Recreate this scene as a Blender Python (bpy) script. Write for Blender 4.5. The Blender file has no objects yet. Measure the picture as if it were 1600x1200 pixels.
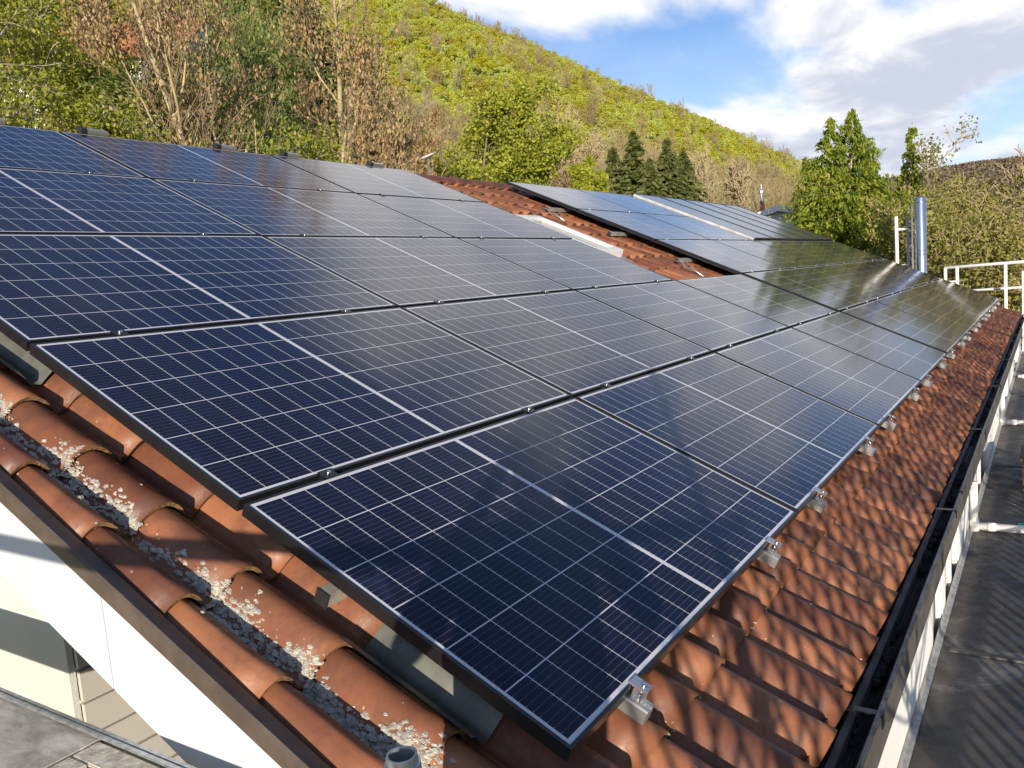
import bpy, bmesh, math, random
import numpy as np
from mathutils import Vector, Matrix, Euler
R = math.radians
S = bpy.context.scene
COL = S.collection

# ------------------------------------------------------------------ camera
ROWS = [[0.5446463016370094, -0.8348881027398305, -0.07951265318146333],
        [-0.14193963815873867, 0.0016775907997509942, -0.9898738933856304],
        [0.8265673264966598, 0.5504171523406725, -0.11759002158097076]]
CAM = Vector((-1.342, -0.820, 0.944))
F = 1281.18
cam = bpy.data.cameras.new('camera'); camo = bpy.data.objects.new('camera', cam); COL.objects.link(camo)
r0, r1, r2 = [Vector(r) for r in ROWS]
camo.matrix_world = Matrix.Translation(CAM) @ Matrix((r0, -r1, -r2)).transposed().to_4x4()
cam.sensor_width = 36; cam.lens = F / 1600 * 36; cam.clip_start = 0.02; cam.clip_end = 9000
S.camera = camo

# ------------------------------------------------------------------ light
SUN_AZ, SUN_EL = R(30), R(9.3)        # azimuth along which the light travels, elevation
TOSUN = Vector((-math.cos(SUN_EL) * math.cos(SUN_AZ), -math.cos(SUN_EL) * math.sin(SUN_AZ), math.sin(SUN_EL)))
sl = bpy.data.lights.new('sun', 'SUN'); sl.energy = 5.0; sl.angle = R(0.38); sl.color = (1.0, 0.875, 0.72)
so = bpy.data.objects.new('sun', sl); COL.objects.link(so)
so.rotation_euler = TOSUN.to_track_quat('Z', 'Y').to_euler()
S.view_settings.view_transform = 'Standard'; S.view_settings.look = 'None'
S.view_settings.gamma = 1; S.view_settings.exposure = 0.55; S.view_settings.use_curve_mapping = False

# ------------------------------------------------------------------ node helpers
class NT:
    def __init__(s, tree): s.t = tree
    def n(s, typ, ins=None, **kw):
        nd = s.t.nodes.new(typ)
        for k, v in kw.items(): setattr(nd, k, v)
        for k, v in (ins or {}).items(): s.put(nd.inputs[k], v)
        return nd
    def put(s, sock, v):
        if isinstance(v, bpy.types.NodeSocket): s.t.links.new(v, sock)
        elif isinstance(v, bpy.types.Node): s.t.links.new(v.outputs[0], sock)
        else:
            if hasattr(sock.default_value, '__len__') and hasattr(v, '__len__') and len(sock.default_value) == 4 and len(v) == 3: v = (*v, 1)
            sock.default_value = v
    def m(s, op, a, b=None, c=None, clamp=False):
        nd = s.t.nodes.new('ShaderNodeMath'); nd.operation = op; nd.use_clamp = clamp
        s.put(nd.inputs[0], a)
        if b is not None: s.put(nd.inputs[1], b)
        if c is not None: s.put(nd.inputs[2], c)
        return nd.outputs[0]
    def mix(s, f, a, b, mode='MIX'):
        nd = s.t.nodes.new('ShaderNodeMix'); nd.data_type = 'RGBA'; nd.blend_type = mode
        s.put(nd.inputs[0], f); s.put(nd.inputs[6], a); s.put(nd.inputs[7], b)
        return nd.outputs[2]
    def ss(s, x, lo, hi, a=0.0, b=1.0):
        nd = s.t.nodes.new('ShaderNodeMapRange'); nd.interpolation_type = 'SMOOTHSTEP'
        for i, v in enumerate((x, lo, hi, a, b)): s.put(nd.inputs[i], v)
        return nd.outputs[0]
    def noise(s, vec, scale, detail=3, rough=.55, dist=0, out=0):
        return s.n('ShaderNodeTexNoise', {'Vector': vec, 'Scale': scale, 'Detail': detail, 'Roughness': rough, 'Distortion': dist}).outputs[out]

def mat(name):
    m = bpy.data.materials.new(name); m.use_nodes = True; m.node_tree.nodes.clear()
    t = NT(m.node_tree); o = t.n('ShaderNodeOutputMaterial'); b = t.n('ShaderNodeBsdfPrincipled')
    m.node_tree.links.new(b.outputs[0], o.inputs[0])
    return m, t, b, o
def simple(name, col, rough=.6, metal=0, var=.25, scale=8, bump=0, bscale=60, spec=.5, col2=None):
    m, t, b, o = mat(name)
    tc = t.n('ShaderNodeTexCoord').outputs['Object']
    f = t.noise(tc, scale, 5, .6)
    c2 = col2 or tuple(c * (1 - var) for c in col)
    t.put(b.inputs['Base Color'], t.mix(t.ss(f, .35, .65), c2, col))
    b.inputs['Roughness'].default_value = rough; b.inputs['Metallic'].default_value = metal
    b.inputs['Specular IOR Level'].default_value = spec
    if bump:
        bn = t.n('ShaderNodeBump', {'Strength': bump, 'Distance': .01, 'Height': t.noise(tc, bscale, 4)})
        t.put(b.inputs['Normal'], bn)
    return m

# ------------------------------------------------------------------ world: evening sky with clouds
w = bpy.data.worlds.new('World'); S.world = w; w.use_nodes = True; w.node_tree.nodes.clear()
t = NT(w.node_tree)
sky = t.n('ShaderNodeTexSky', sky_type='NISHITA'); sky.sun_disc = False
sky.sun_elevation = R(17); sky.sun_rotation = math.atan2(TOSUN.x, TOSUN.y); sky.air_density = 1.0; sky.dust_density = .6; sky.ozone_density = 4.0
tc = t.n('ShaderNodeTexCoord').outputs['Generated']
sep = t.n('ShaderNodeSeparateXYZ', {0: tc})
zz = t.m('ADD', t.m('MAXIMUM', sep.outputs[2], 0), .16)
pv = t.n('ShaderNodeCombineXYZ', {0: t.m('DIVIDE', sep.outputs[0], zz), 1: t.m('DIVIDE', sep.outputs[1], zz), 2: 3.7})
mp = t.n('ShaderNodeMapping', {'Vector': pv.outputs[0], 'Location': (0.35, 1.15, 0), 'Rotation': (0, 0, R(20)), 'Scale': (.55, .8, 1)})
f1 = t.noise(mp.outputs[0], 1.5, 7, .52, .2)
f2 = t.noise(t.n('ShaderNodeVectorMath', {0: mp.outputs[0], 1: (-.10, .02, .12)}, operation='ADD').outputs[0], 1.5, 6, .5, .2)
dirc = t.n('ShaderNodeVectorMath', {0: tc, 1: (math.cos(R(17)) * math.cos(R(21)), math.sin(R(21)) * math.cos(R(17)), math.sin(R(17)))}, operation='DOT_PRODUCT').outputs['Value']
bank = t.ss(dirc, math.cos(R(27)), math.cos(R(12)), 0, .140)
cov = t.m('MULTIPLY', t.ss(t.m('ADD', f1, bank), .49, .615), t.ss(dirc, math.cos(R(55)), math.cos(R(34)), .25, 1))
thick = t.ss(t.m('ADD', t.m('ADD', f2, t.m('MULTIPLY', bank, .25)), t.m('MULTIPLY', t.m('SUBTRACT', t.noise(mp.outputs[0], 5.0, 6, .6, .4), .5), .45)), .44, .62)
ccol = t.mix(thick, (8.6, 8.5, 8.6), (4.9, 5.3, 6.3))
wisp = t.ss(t.noise(mp.outputs[0], 3.2, 6, .6, .3), .40, .75, 0, .22)
skyb = t.mix(1.0, sky.outputs[0], (.98, 1.05, 1.20), 'MULTIPLY')
skyc = t.mix(wisp, skyb, (7.0, 7.4, 8.2))
hz = t.ss(sep.outputs[2], 0.0, .36, .55, 0)
skyc = t.mix(hz, skyc, (6.6, 7.9, 9.3))
allc = t.mix(cov, skyc, ccol)
bg = t.n('ShaderNodeBackground', {'Color': allc, 'Strength': .088})
out = t.n('ShaderNodeOutputWorld'); t.put(out.inputs[0], bg.outputs[0])

# ------------------------------------------------------------------ mesh helpers
def P2W(u, v, n):                      # roof plane coordinates -> world
    a = R(25); return Vector((u, v * math.cos(a) - n * math.sin(a), v * math.sin(a) + n * math.cos(a)))
MROOF = Matrix(((1, 0, 0, 0), (0, math.cos(R(25)), -math.sin(R(25)), 0), (0, math.sin(R(25)), math.cos(R(25)), 0), (0, 0, 0, 1)))

class MB:
    def __init__(s): s.v = []; s.f = []; s.mi = []
    def add(s, vs, fs, mi=0):
        o = len(s.v); s.v += [tuple(v) for v in vs]; s.f += [tuple(i + o for i in f) for f in fs]; s.mi += [mi] * len(fs); return s
    def box(s, lo, hi, mi=0, M=None, bev=0):
        x0, y0, z0 = lo; x1, y1, z1 = hi
        if bev:
            bm = bmesh.new(); bmesh.ops.create_cube(bm, size=1)
            for v in bm.verts: v.co = Vector(((x0 + x1) / 2 + v.co.x * (x1 - x0), (y0 + y1) / 2 + v.co.y * (y1 - y0), (z0 + z1) / 2 + v.co.z * (z1 - z0)))
            bmesh.ops.bevel(bm, geom=bm.edges[:], offset=bev, segments=2, affect='EDGES')
            bm.verts.index_update(); vs = [v.co.copy() for v in bm.verts]; fs = [[v.index for v in f.verts] for f in bm.faces]; bm.free()
        else:
            vs = [Vector(p) for p in ((x0, y0, z0), (x1, y0, z0), (x1, y1, z0), (x0, y1, z0), (x0, y0, z1), (x1, y0, z1), (x1, y1, z1), (x0, y1, z1))]
            fs = [(0, 3, 2, 1), (4, 5, 6, 7), (0, 1, 5, 4), (1, 2, 6, 5), (2, 3, 7, 6), (3, 0, 4, 7)]
        if M is not None: vs = [M @ v for v in vs]
        return s.add(vs, fs, mi)
    def tube(s, pts, rad, k=10, mi=0, cap=True):
        pts = [Vector(p) for p in pts]; n = len(pts)
        if not hasattr(rad, '__len__'): rad = [rad] * n
        vs = []; fs = []; a = None
        for i, p in enumerate(pts):
            d = (pts[min(i + 1, n - 1)] - pts[max(i - 1, 0)]).normalized()
            if a is None: a = d.orthogonal().normalized()
            else: a = (a - d * a.dot(d)).normalized()
            b = d.cross(a)
            for j in range(k):
                q = 2 * math.pi * j / k; vs.append(p + (a * math.cos(q) + b * math.sin(q)) * rad[i])
        for i in range(n - 1):
            for j in range(k):
                j2 = (j + 1) % k; fs.append((i * k + j, i * k + j2, (i + 1) * k + j2, (i + 1) * k + j))
        if cap: fs.append(tuple(range(k - 1, -1, -1))); fs.append(tuple((n - 1) * k + j for j in range(k)))
        return s.add(vs, fs, mi)
    def lathe(s, prof, c=(0, 0, 0), k=24, mi=0):
        vs = []; fs = []
        for r, z in prof:
            for j in range(k):
                q = 2 * math.pi * j / k; vs.append((c[0] + r * math.cos(q), c[1] + r * math.sin(q), c[2] + z))
        for i in range(len(prof) - 1):
            for j in range(k):
                j2 = (j + 1) % k; fs.append((i * k + j, i * k + j2, (i + 1) * k + j2, (i + 1) * k + j))
        return s.add(vs, fs, mi)
    def prism(s, poly, a, b, mi=0, axis=0):   # extrude 2D poly (other two axes) from a to b along axis
        def mk(q, c):
            return (c, q[0], q[1]) if axis == 0 else ((q[0], c, q[1]) if axis == 1 else (q[0], q[1], c))
        n = len(poly); vs = [mk(q, a) for q in poly] + [mk(q, b) for q in poly]
        fs = [tuple(range(n - 1, -1, -1)), tuple(range(n, 2 * n))] + [(i, (i + 1) % n, n + (i + 1) % n, n + i) for i in range(n)]
        return s.add(vs, fs, mi)
    def mesh(s, name, mats, smooth=False):
        me = bpy.data.meshes.new(name); me.from_pydata(s.v, [], s.f); me.update()
        for m in (mats if isinstance(mats, (list, tuple)) else [mats]): me.materials.append(m)
        if any(s.mi): me.polygons.foreach_set('material_index', s.mi)
        if smooth: me.polygons.foreach_set('use_smooth', [True] * len(me.polygons))
        return me
    def build(s, name, mats, parent=None, smooth=False, M=None, fix=True):
        me = s.mesh(name, mats, smooth)
        if fix and len(s.f) < 60000:
            bm = bmesh.new(); bm.from_mesh(me); bmesh.ops.recalc_face_normals(bm, faces=bm.faces); bm.to_mesh(me); bm.free()
        o = bpy.data.objects.new(name, me); COL.objects.link(o)
        if M is not None: o.matrix_local = M
        if parent: o.parent = parent
        return o
def npmesh(name, V, Fq, mats, parent=None, smooth=False, mi=None):
    """V (n,3) array, Fq (m,4) or (m,3) int array"""
    me = bpy.data.meshes.new(name); k = Fq.shape[1]
    me.vertices.add(len(V)); me.vertices.foreach_set('co', np.asarray(V, np.float32).ravel())
    me.loops.add(Fq.size); me.loops.foreach_set('vertex_index', Fq.astype(np.int32).ravel())
    me.polygons.add(len(Fq)); me.polygons.foreach_set('loop_start', np.arange(0, Fq.size, k, dtype=np.int32))
    for m in (mats if isinstance(mats, (list, tuple)) else [mats]): me.materials.append(m)
    if mi is not None: me.polygons.foreach_set('material_index', np.asarray(mi, np.int32))
    if smooth: me.polygons.foreach_set('use_smooth', np.ones(len(Fq), bool))
    me.update(calc_edges=True); me.validate()
    if name.startswith('_'): return me
    o = bpy.data.objects.new(name, me); COL.objects.link(o)
    if parent: o.parent = parent
    return o
def tag(o, label=None, cat=None, group=None, kind=None):
    if label: o['label'] = label
    if cat: o['category'] = cat
    if group: o['group'] = group
    if kind: o['kind'] = kind
    return o
def empty(name, loc, label, cat, group=None, M=None):
    o = bpy.data.objects.new(name, None); COL.objects.link(o); o.empty_display_size = .1
    if M is not None: o.matrix_world = M
    else: o.location = loc
    return tag(o, label, cat, group)

# ------------------------------------------------------------------ materials
def tile_mat():
    m, t, b, o = mat('clay_tile')
    g = t.n('ShaderNodeTexCoord').outputs['Object']
    at = t.n('ShaderNodeAttribute', attribute_name='tile').outputs['Fac']
    n1 = t.noise(g, 5, 5, .6); n2 = t.noise(g, 42, 5, .65); n3 = t.noise(g, 160, 3, .6)
    c = t.mix(t.ss(n1, .35, .68), (.245, .092, .041), (.130, .045, .024))
    c = t.mix(t.m('MULTIPLY', at, .45), c, (.34, .150, .072))
    c = t.mix(t.ss(n2, .5, .78, 0, .6), c, (.13, .045, .026))
    c = t.mix(1.0, c, t.mix(at, (.66, .62, .60), (1.18, 1.14, 1.08)), 'MULTIPLY')
    n4 = t.noise(g, 1.7, 6, .7, .8); c = t.mix(t.ss(n4, .47, .64, 0, .65), c, (.085, .038, .024))
    sp = t.n('ShaderNodeTexVoronoi', {'Vector': g, 'Scale': 26.0, 'Randomness': 1.0})
    rnd = t.n('ShaderNodeSeparateColor', {0: sp.outputs['Color']}).outputs[0]
    spot = t.m('MULTIPLY', t.ss(t.m('ADD', sp.outputs['Distance'], t.m('MULTIPLY', t.m('SUBTRACT', n3, .5), .18)), .06, .10, 1, 0), t.m('GREATER_THAN', rnd, .78))
    c = t.mix(t.m('MULTIPLY', spot, .75), c, (.42, .36, .25))
    t.put(b.inputs['Base Color'], c)
    t.put(b.inputs['Roughness'], t.ss(n2, .3, .7, .42, .68)); b.inputs['Specular IOR Level'].default_value = .5
    bn = t.n('ShaderNodeBump', {'Strength': .35, 'Distance': .0015, 'Height': t.m('ADD', n2, t.m('MULTIPLY', n3, .6))})
    t.put(b.inputs['Normal'], bn)
    return m
M_TILE = tile_mat()
M_TILEEND = simple('weathered_tile_edge', (.30, .17, .07), .85, var=.5, scale=30, bump=.6, bscale=140, col2=(.12, .07, .03))
M_LICHEN = simple('lichen_crust', (.60, .56, .47), .95, scale=55, bump=.8, bscale=300, col2=(.38, .355, .30))
M_ALU = simple('aluminium', (.66, .65, .62), .38, .85, var=.12, scale=20)
M_ALUOLD = simple('weathered_aluminium', (.55, .54, .50), .55, .6, var=.3, scale=25, bump=.2)
M_STEEL = simple('stainless_steel', (.66, .65, .64), .2, 1.0, var=.06, scale=5)
M_GALV = simple('galvanised_steel', (.55, .57, .58), .42, .75, var=.3, scale=45)
M_BLACKF = simple('black_anodised_frame', (.011, .011, .012), .33, .0, var=.3, scale=6, spec=.7)
M_BLACKP = simple('black_plastic', (.02, .02, .02), .5)
M_WHITE = simple('white_render', (.80, .79, .75), .85, var=.05, scale=2, bump=.15, bscale=200)
M_FASC = simple('white_painted_board', (.505, .53, .565), .5, var=.04, scale=3)
M_CREAM = simple('cream_render', (.52, .525, .49), .9, var=.05, scale=2, bump=.4, bscale=160)
M_SIDING = simple('beige_siding', (.47, .455, .41), .6, var=.06, scale=3)
M_FLASH = simple('brown_metal_flashing', (.115, .088, .068), .42, .15, var=.3, scale=9, bump=.08)
M_GUT = simple('dark_gutter_metal', (.045, .045, .048), .33, .45, var=.5, scale=12, bump=.1)
M_SHEET = simple('grey_sheet_metal', (.15, .155, .13), .45, .3, var=.3, scale=12)
M_GUT2 = simple('worn_gutter_lip', (.16, .16, .16), .35, .6, var=.6, scale=18)
M_EAVEB = simple('grey_brown_eaves_board', (.11, .10, .088), .6, var=.25, scale=7)
M_DEBRIS = simple('black_moss_debris', (.022, .020, .016), .95, var=.5, scale=60, bump=.8, bscale=200)
M_GLASSW = simple('window_glass', (.03, .035, .04), .06, 0, var=.1, scale=1, spec=.8)
M_WINFR = simple('white_window_frame', (.70, .69, .66), .4, var=.04)
M_WOOD = simple('dark_wood', (.12, .09, .06), .8, var=.3, scale=10)
M_RAILW = simple('white_painted_tube', (.80, .79, .76), .4, var=.08, scale=14)
M_BARK = simple('bark', (.20, .155, .095), .9, var=.45, scale=7, bump=.5, bscale=40)
M_BARKP = simple('pale_bark', (.42, .335, .19), .9, var=.35, scale=9, bump=.4, bscale=50)
M_TWIG = simple('twig_bark', (.22, .165, .095), .9, var=.3, scale=9)
M_BARKD = simple('dark_bark', (.07, .055, .04), .95, var=.4, scale=7, bump=.5)
M_BIRCH = simple('birch_bark', (.42, .38, .30), .8, scale=8, col2=(.12, .10, .08))
M_RED = simple('red_tile_roof', (.33, .125, .065), .8, var=.35, scale=2.5, bump=.3)
M_ORANGE = simple('orange_tile_roof', (.47, .175, .065), .8, var=.25, scale=2.5, bump=.3)
M_BRICK = simple('orange_brick', (.50, .20, .10), .8, var=.4, scale=12)

def leaf(name, a, b_, c, trans=.35, scale=.9, inst=False):
    m, t, b, o = mat(name)
    g = t.n('ShaderNodeTexCoord').outputs['Object']
    n1 = t.noise(g, scale, 3, .6)
    rnd = t.n('ShaderNodeNewGeometry').outputs['Random Per Island']
    col = t.mix(t.ss(n1, .38, .62), a, b_)
    col = t.mix(t.m('MULTIPLY', t.m('POWER', rnd, 1.6), .8), col, c)
    if inst:
        oi = t.n('ShaderNodeObjectInfo').outputs['Random']
        hv = t.n('ShaderNodeHueSaturation', {'Hue': t.m('MULTIPLY_ADD', oi, .035, .482), 'Saturation': t.m('MULTIPLY_ADD', oi, -.25, 1.08), 'Value': t.m('MULTIPLY_ADD', oi, .35, .92), 'Color': col})
        col = hv.outputs[0]
    t.put(b.inputs['Base Color'], col); b.inputs['Roughness'].default_value = .55; b.inputs['Specular IOR Level'].default_value = .25
    tr = t.n('ShaderNodeBsdfTranslucent', {'Color': col})
    mx = t.n('ShaderNodeMixShader', {0: trans}); t.put(mx.inputs[1], b.outputs[0]); t.put(mx.inputs[2], tr.outputs[0])
    t.put(o.inputs[0], mx.outputs[0])
    return m
L_SPRING = leaf('spring_leaf', (.20, .25, .02), (.30, .33, .03), (.42, .42, .06))
L_BIRCH = leaf('birch_leaf', (.13, .17, .014), (.24, .265, .022), (.36, .35, .05))
L_OLIVE = leaf('olive_leaf', (.14, .155, .028), (.26, .25, .05), (.38, .33, .10))
L_BROWN = leaf('dead_leaf', (.24, .155, .065), (.35, .235, .105), (.48, .35, .18), .3)
L_THUJA = leaf('cypress_spray', (.065, .125, .016), (.21, .275, .026), (.36, .38, .045), .35, 1.6)
L_SPRUCE = leaf('spruce_needle', (.045, .065, .02), (.10, .115, .032), (.15, .16, .045), .1)
L_PINE = leaf('pine_needle', (.08, .12, .03), (.16, .20, .05), (.24, .27, .08), .2)
L_WHITE = leaf('blossom', (.60, .58, .50), (.68, .65, .55), (.30, .32, .12), .2)
F_GREEN = leaf('wood_leaf_green', (.33, .37, .025), (.44, .455, .036), (.56, .53, .08), .42, .25, True)
F_OLIVE = leaf('wood_leaf_olive', (.30, .30, .035), (.40, .36, .06), (.50, .44, .10), .42, .25, True)
F_BROWN = leaf('wood_twigs', (.24, .18, .085), (.34, .27, .13), (.42, .36, .20), .15, .25, True)
F_DARK = leaf('wood_needle', (.03, .045, .013), (.06, .075, .02), (.09, .10, .03), .1, .25, True)
F_FAR = leaf('far_twigs', (.11, .085, .055), (.15, .115, .07), (.19, .15, .09), .1, .25, True)

# ------------------------------------------------------------------ terrain
def HT(x, y):
    x = np.asarray(x, float); y = np.asarray(y, float)
    crest = np.interp(x, [-400, 100, 170, 260, 333, 570, 907, 1300, 1700, 2300], [80, 104, 116, 134, 146, 124, 108, 86, 40, 0])
    low = -4 + .34 * np.clip(y - 8, 0, 32)
    up = np.clip((y - 40) / 220.0, 0, 1.35); up = np.where(up > 1, 1 + .18 * (1 - np.exp(-(up - 1) * 4)), up)
    z = low + (crest - 6.9) * up
    z += 2.2 * np.sin(x * .021 + y * .017) * np.clip(up * 3, 0, 1) + 1.4 * np.sin(x * .047 - y * .031 + 2) * np.clip(up * 3, 0, 1)
    z -= 3.5 * np.clip((x - 20) / 60, 0, 1) * np.clip((25 - y) / 25, 0, 1)
    # far hill closing the valley
    d = x - 1500
    far = 118 * np.exp(-((d) / 420) ** 2) * (1 + .10 * np.sin(y * .0047 + .6) - y * .00022 + .03 * np.sin(y * .019))
    far *= np.clip((x - 650) / 500, 0, 1)
    return np.maximum(z, np.where(x > 650, far - 8, -1e3))
def grid(a, b, s0, g, c=0):
    o = [c]; s = s0
    while o[-1] < b: o.append(o[-1] + s); s *= g
    q = [c]; s = s0
    while q[0] > a: q.insert(0, q[0] - s); s *= g
    return np.array(q[:-1] + o)
gx = grid(-600, 3200, 3.0, 1.035, 20); gy = grid(-2600, 1400, 2.5, 1.035, 30)
GX, GY = np.meshgrid(gx, gy, indexing='ij'); GZ = HT(GX, GY)
nx, ny = GX.shape; idx = np.arange(nx * ny).reshape(nx, ny)
Fq = np.stack([idx[:-1, :-1], idx[1:, :-1], idx[1:, 1:], idx[:-1, 1:]], -1).reshape(-1, 4)
m, t, b, o = mat('hillside_soil'); g = t.n('ShaderNodeTexCoord').outputs['Object']
c = t.mix(t.ss(t.noise(g, .02, 6, .65), .4, .6), (.26, .24, .08), (.28, .31, .05))
c = t.mix(t.ss(t.noise(g, .4, 5, .7), .35, .7), c, (.20, .21, .05)); t.put(b.inputs['Base Color'], c); b.inputs['Roughness'].default_value = .95
ter = npmesh('ground', np.stack([GX, GY, GZ], -1).reshape(-1, 3), Fq, m, smooth=True); tag(ter, kind='structure')
ter['label'] = 'sloping ground and wooded hillside behind the house'

# ------------------------------------------------------------------ house
house = empty('house', (0, 0, -4), 'long low house with brown clay tiled roof, white fascia and cream walls', 'house')
house_off = Matrix.Translation((0, 0, 4))
def HB(mb, name, mats, smooth=False, parent=None, fix=True):
    return mb.build(name, mats, parent or house, smooth, M=(None if parent else house_off), fix=fix)

U0, UEND, VTOP = -.298, 16.62, 5.50
PT = .2065; CR0 = -.0620; HH = .072; NC = -.112
rng = np.random.default_rng(7)
def hump(xx):       # xx: phase from crest in pitches (-.5...5) ; 1 on the crest, 0 in the trough
    a_ = np.clip(1 - (np.asarray(xx) / .40) ** 2, 0, 1) ** .8
    return .90 * a_ + .10 * np.clip(.5 + .5 * np.cos(2 * np.pi * np.asarray(xx)), 0, 1)
ncol = int((UEND - CR0) / PT) + 1
crests = [-.245] + [CR0 + PT * i for i in range(ncol)]
VS = []; FS = []; MI = []; TA = []; base = 0
NV = 5; NU = 21
kmin, kmax = -1, 17
for ci, cu in enumerate(crests):
    if ci == 0: ul, ur, sc = cu - .060, cu + .095, .19
    else: ul, ur, sc = cu - PT * .5 - .004, cu + PT * .5 + .004, PT
    for k in range(kmin, kmax):
        v0 = -.105 + .343 * k if k >= 0 else -.432
        v1 = -.105 + .343 * (k + 1) + .035
        if v0 > VTOP: continue
        v1 = min(v1, VTOP)
        if ci > 1 and 9.0 < cu and k > 9 and False: continue
        dv, dn, tw, du = rng.normal(0, .0028), rng.normal(0, .0016), rng.normal(0, .004), rng.normal(0, .0012)
        u = np.linspace(ul, ur, NU); ss_ = (u - ul) / (ur - ul)
        x = (u - cu) / sc
        prof = -HH * (1 - hump(np.clip(x, -.5, .5))) + .0055 * (1 - ss_)
        if ci == 0: prof = np.where(u < cu, -HH * (1 - hump((u - cu) / .155)), prof)
        vv = np.linspace(v0 + dv, v1, NV); tt = (vv - vv[0]) / .343
        V = np.zeros((NV + 1, NU, 3))
        curl = np.exp(-tt * 14) * .0022
        for j in range(NV):
            V[j + 1, :, 0] = u + du; V[j + 1, :, 1] = vv[j] + .004 * (1 - hump(np.clip(x, -.5, .5))) * (j == 0)
            V[j + 1, :, 2] = NC + prof - .020 * tt[j] + dn + tw * (ss_ - .5) + curl[j]
        V[0] = V[1]; V[0, :, 2] -= .0145; V[0, :, 1] += .004
        a = np.arange((NV + 1) * NU).reshape(NV + 1, NU) + base
        q = np.stack([a[:-1, :-1], a[:-1, 1:], a[1:, 1:], a[1:, :-1]], -1).reshape(-1, 4)
        VS.append(V.reshape(-1, 3)); FS.append(q); mi = np.zeros((NV, NU - 1), int); mi[0] = 1; MI.append(mi.ravel())
        # side skirt on the camera side
        sk = V[1:, 0].copy(); sk[:, 2] -= .012; o2 = base + (NV + 1) * NU
        VS.append(sk); e = a[1:, 0]; s2 = np.arange(NV) + o2
        FS.append(np.stack([e[:-1], e[1:], s2[1:], s2[:-1]], -1)); MI.append(np.zeros(NV - 1, int))
        TA.append(np.full((NV + 1) * NU + NV, rng.random())); base = o2 + NV
V = np.concatenate(VS); W = V.copy(); ca, sa = math.cos(R(25)), math.sin(R(25))
W[:, 1] = V[:, 1] * ca - V[:, 2] * sa; W[:, 2] = V[:, 1] * sa + V[:, 2] * ca
roof = npmesh('roof', W, np.concatenate(FS), [M_TILE, M_TILEEND], smooth=False, mi=np.concatenate(MI))
at = roof.data.attributes.new('tile', 'FLOAT', 'POINT'); at.data.foreach_set('value', np.concatenate(TA).astype(np.float32))
roof.data.polygons.foreach_set('use_smooth', (np.concatenate(MI) == 0))
roof.parent = house; roof.matrix_local = house_off
roof['label'] = 'brown clay pantile roof slope'
# roof underlay and far slope
mb = MB()
mb.add([P2W(U0 + .02, -.40, -.23), P2W(UEND, -.40, -.23), P2W(UEND, VTOP, -.23), P2W(U0 + .02, VTOP, -.23)], [(0, 1, 2, 3)])
rt = P2W(0, VTOP + .05, -.22)
mb.add([(U0, rt.y, rt.z), (UEND, rt.y, rt.z), (UEND, rt.y + 5.2, rt.z - 2.42), (U0, rt.y + 5.2, rt.z - 2.42)], [(0, 1, 2, 3)])
HB(mb, 'roof_boarding', M_WOOD)
mb = MB(); rz = P2W(0, VTOP + .04, -.125)
x = U0
while x < UEND:
    n = 8; ln = .36
    for i in range(1):
        vs = []
        for q, rr in ((0, .115), (.9, .107)):
            for j in range(n + 1):
                th = math.pi * j / n
                vs.append((x + q * ln + (0 if q == 0 else .06), rz.y + rr * math.cos(th), rz.z - .05 + rr * .82 * math.sin(th) + random.Random(x).uniform(-.003, .003)))
        vs2 = [(v[0], rz.y + (v[1] - rz.y) * .88, rz.z - .05 + (v[2] - rz.z + .05) * .88) for v in vs[:n + 1]]
        mb.add(vs + vs2, [(j, j + 1, n + 2 + j, n + 1 + j) for j in range(n)] + [(j + 1, j, 2 * n + 2 + j, 2 * n + 3 + j) for j in range(n)])
    x += ln
HB(mb, 'ridge_tiles', M_TILE, smooth=False)

# gable trim: flashing strip, white fascia boards
def onplane(x, v, n): return P2W(x, v, n)
mb = MB()
q = []
for v in (-.47, VTOP + .05):
    q += [P2W(-.352, v, -.125), P2W(-.345, v, -.119), P2W(-.300, v, -.136), P2W(-.292, v, -.150), P2W(-.292, v, -.20), P2W(-.352, v, -.165)]
mb.add(q, [(0, 1, 7, 6), (1, 2, 8, 7), (2, 3, 9, 8), (3, 4, 10, 9), (4, 5, 11, 10), (5, 0, 6, 11), (0, 5, 4, 3, 2, 1), (6, 7, 8, 9, 10, 11)])
HB(mb, 'verge_flashing', M_FLASH)
mb = MB(); seams = [-.47, .235, 1.075, 2.4, 3.7, 5.0, VTOP]
for i in range(len(seams) - 1):
    a, b_ = seams[i] + .0025, seams[i + 1] - .0025
    # vertical joints: sheared boards in world Y
    def pt(xx, v, d):
        p = P2W(xx, v, -.168); return (xx, p.y, p.z - d)
    vs = [pt(-.348, a, 0), pt(-.348, b_, 0), pt(-.348, b_, .232), pt(-.348, a, .232), pt(-.318, a, 0), pt(-.318, b_, 0), pt(-.318, b_, .232), pt(-.318, a, .232)]
    mb.add(vs, [(0, 1, 2, 3), (4, 7, 6, 5), (0, 4, 5, 1), (3, 2, 6, 7), (0, 3, 7, 4), (1, 5, 6, 2)])
HB(mb, 'gable_fascia', M_FASC)
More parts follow.
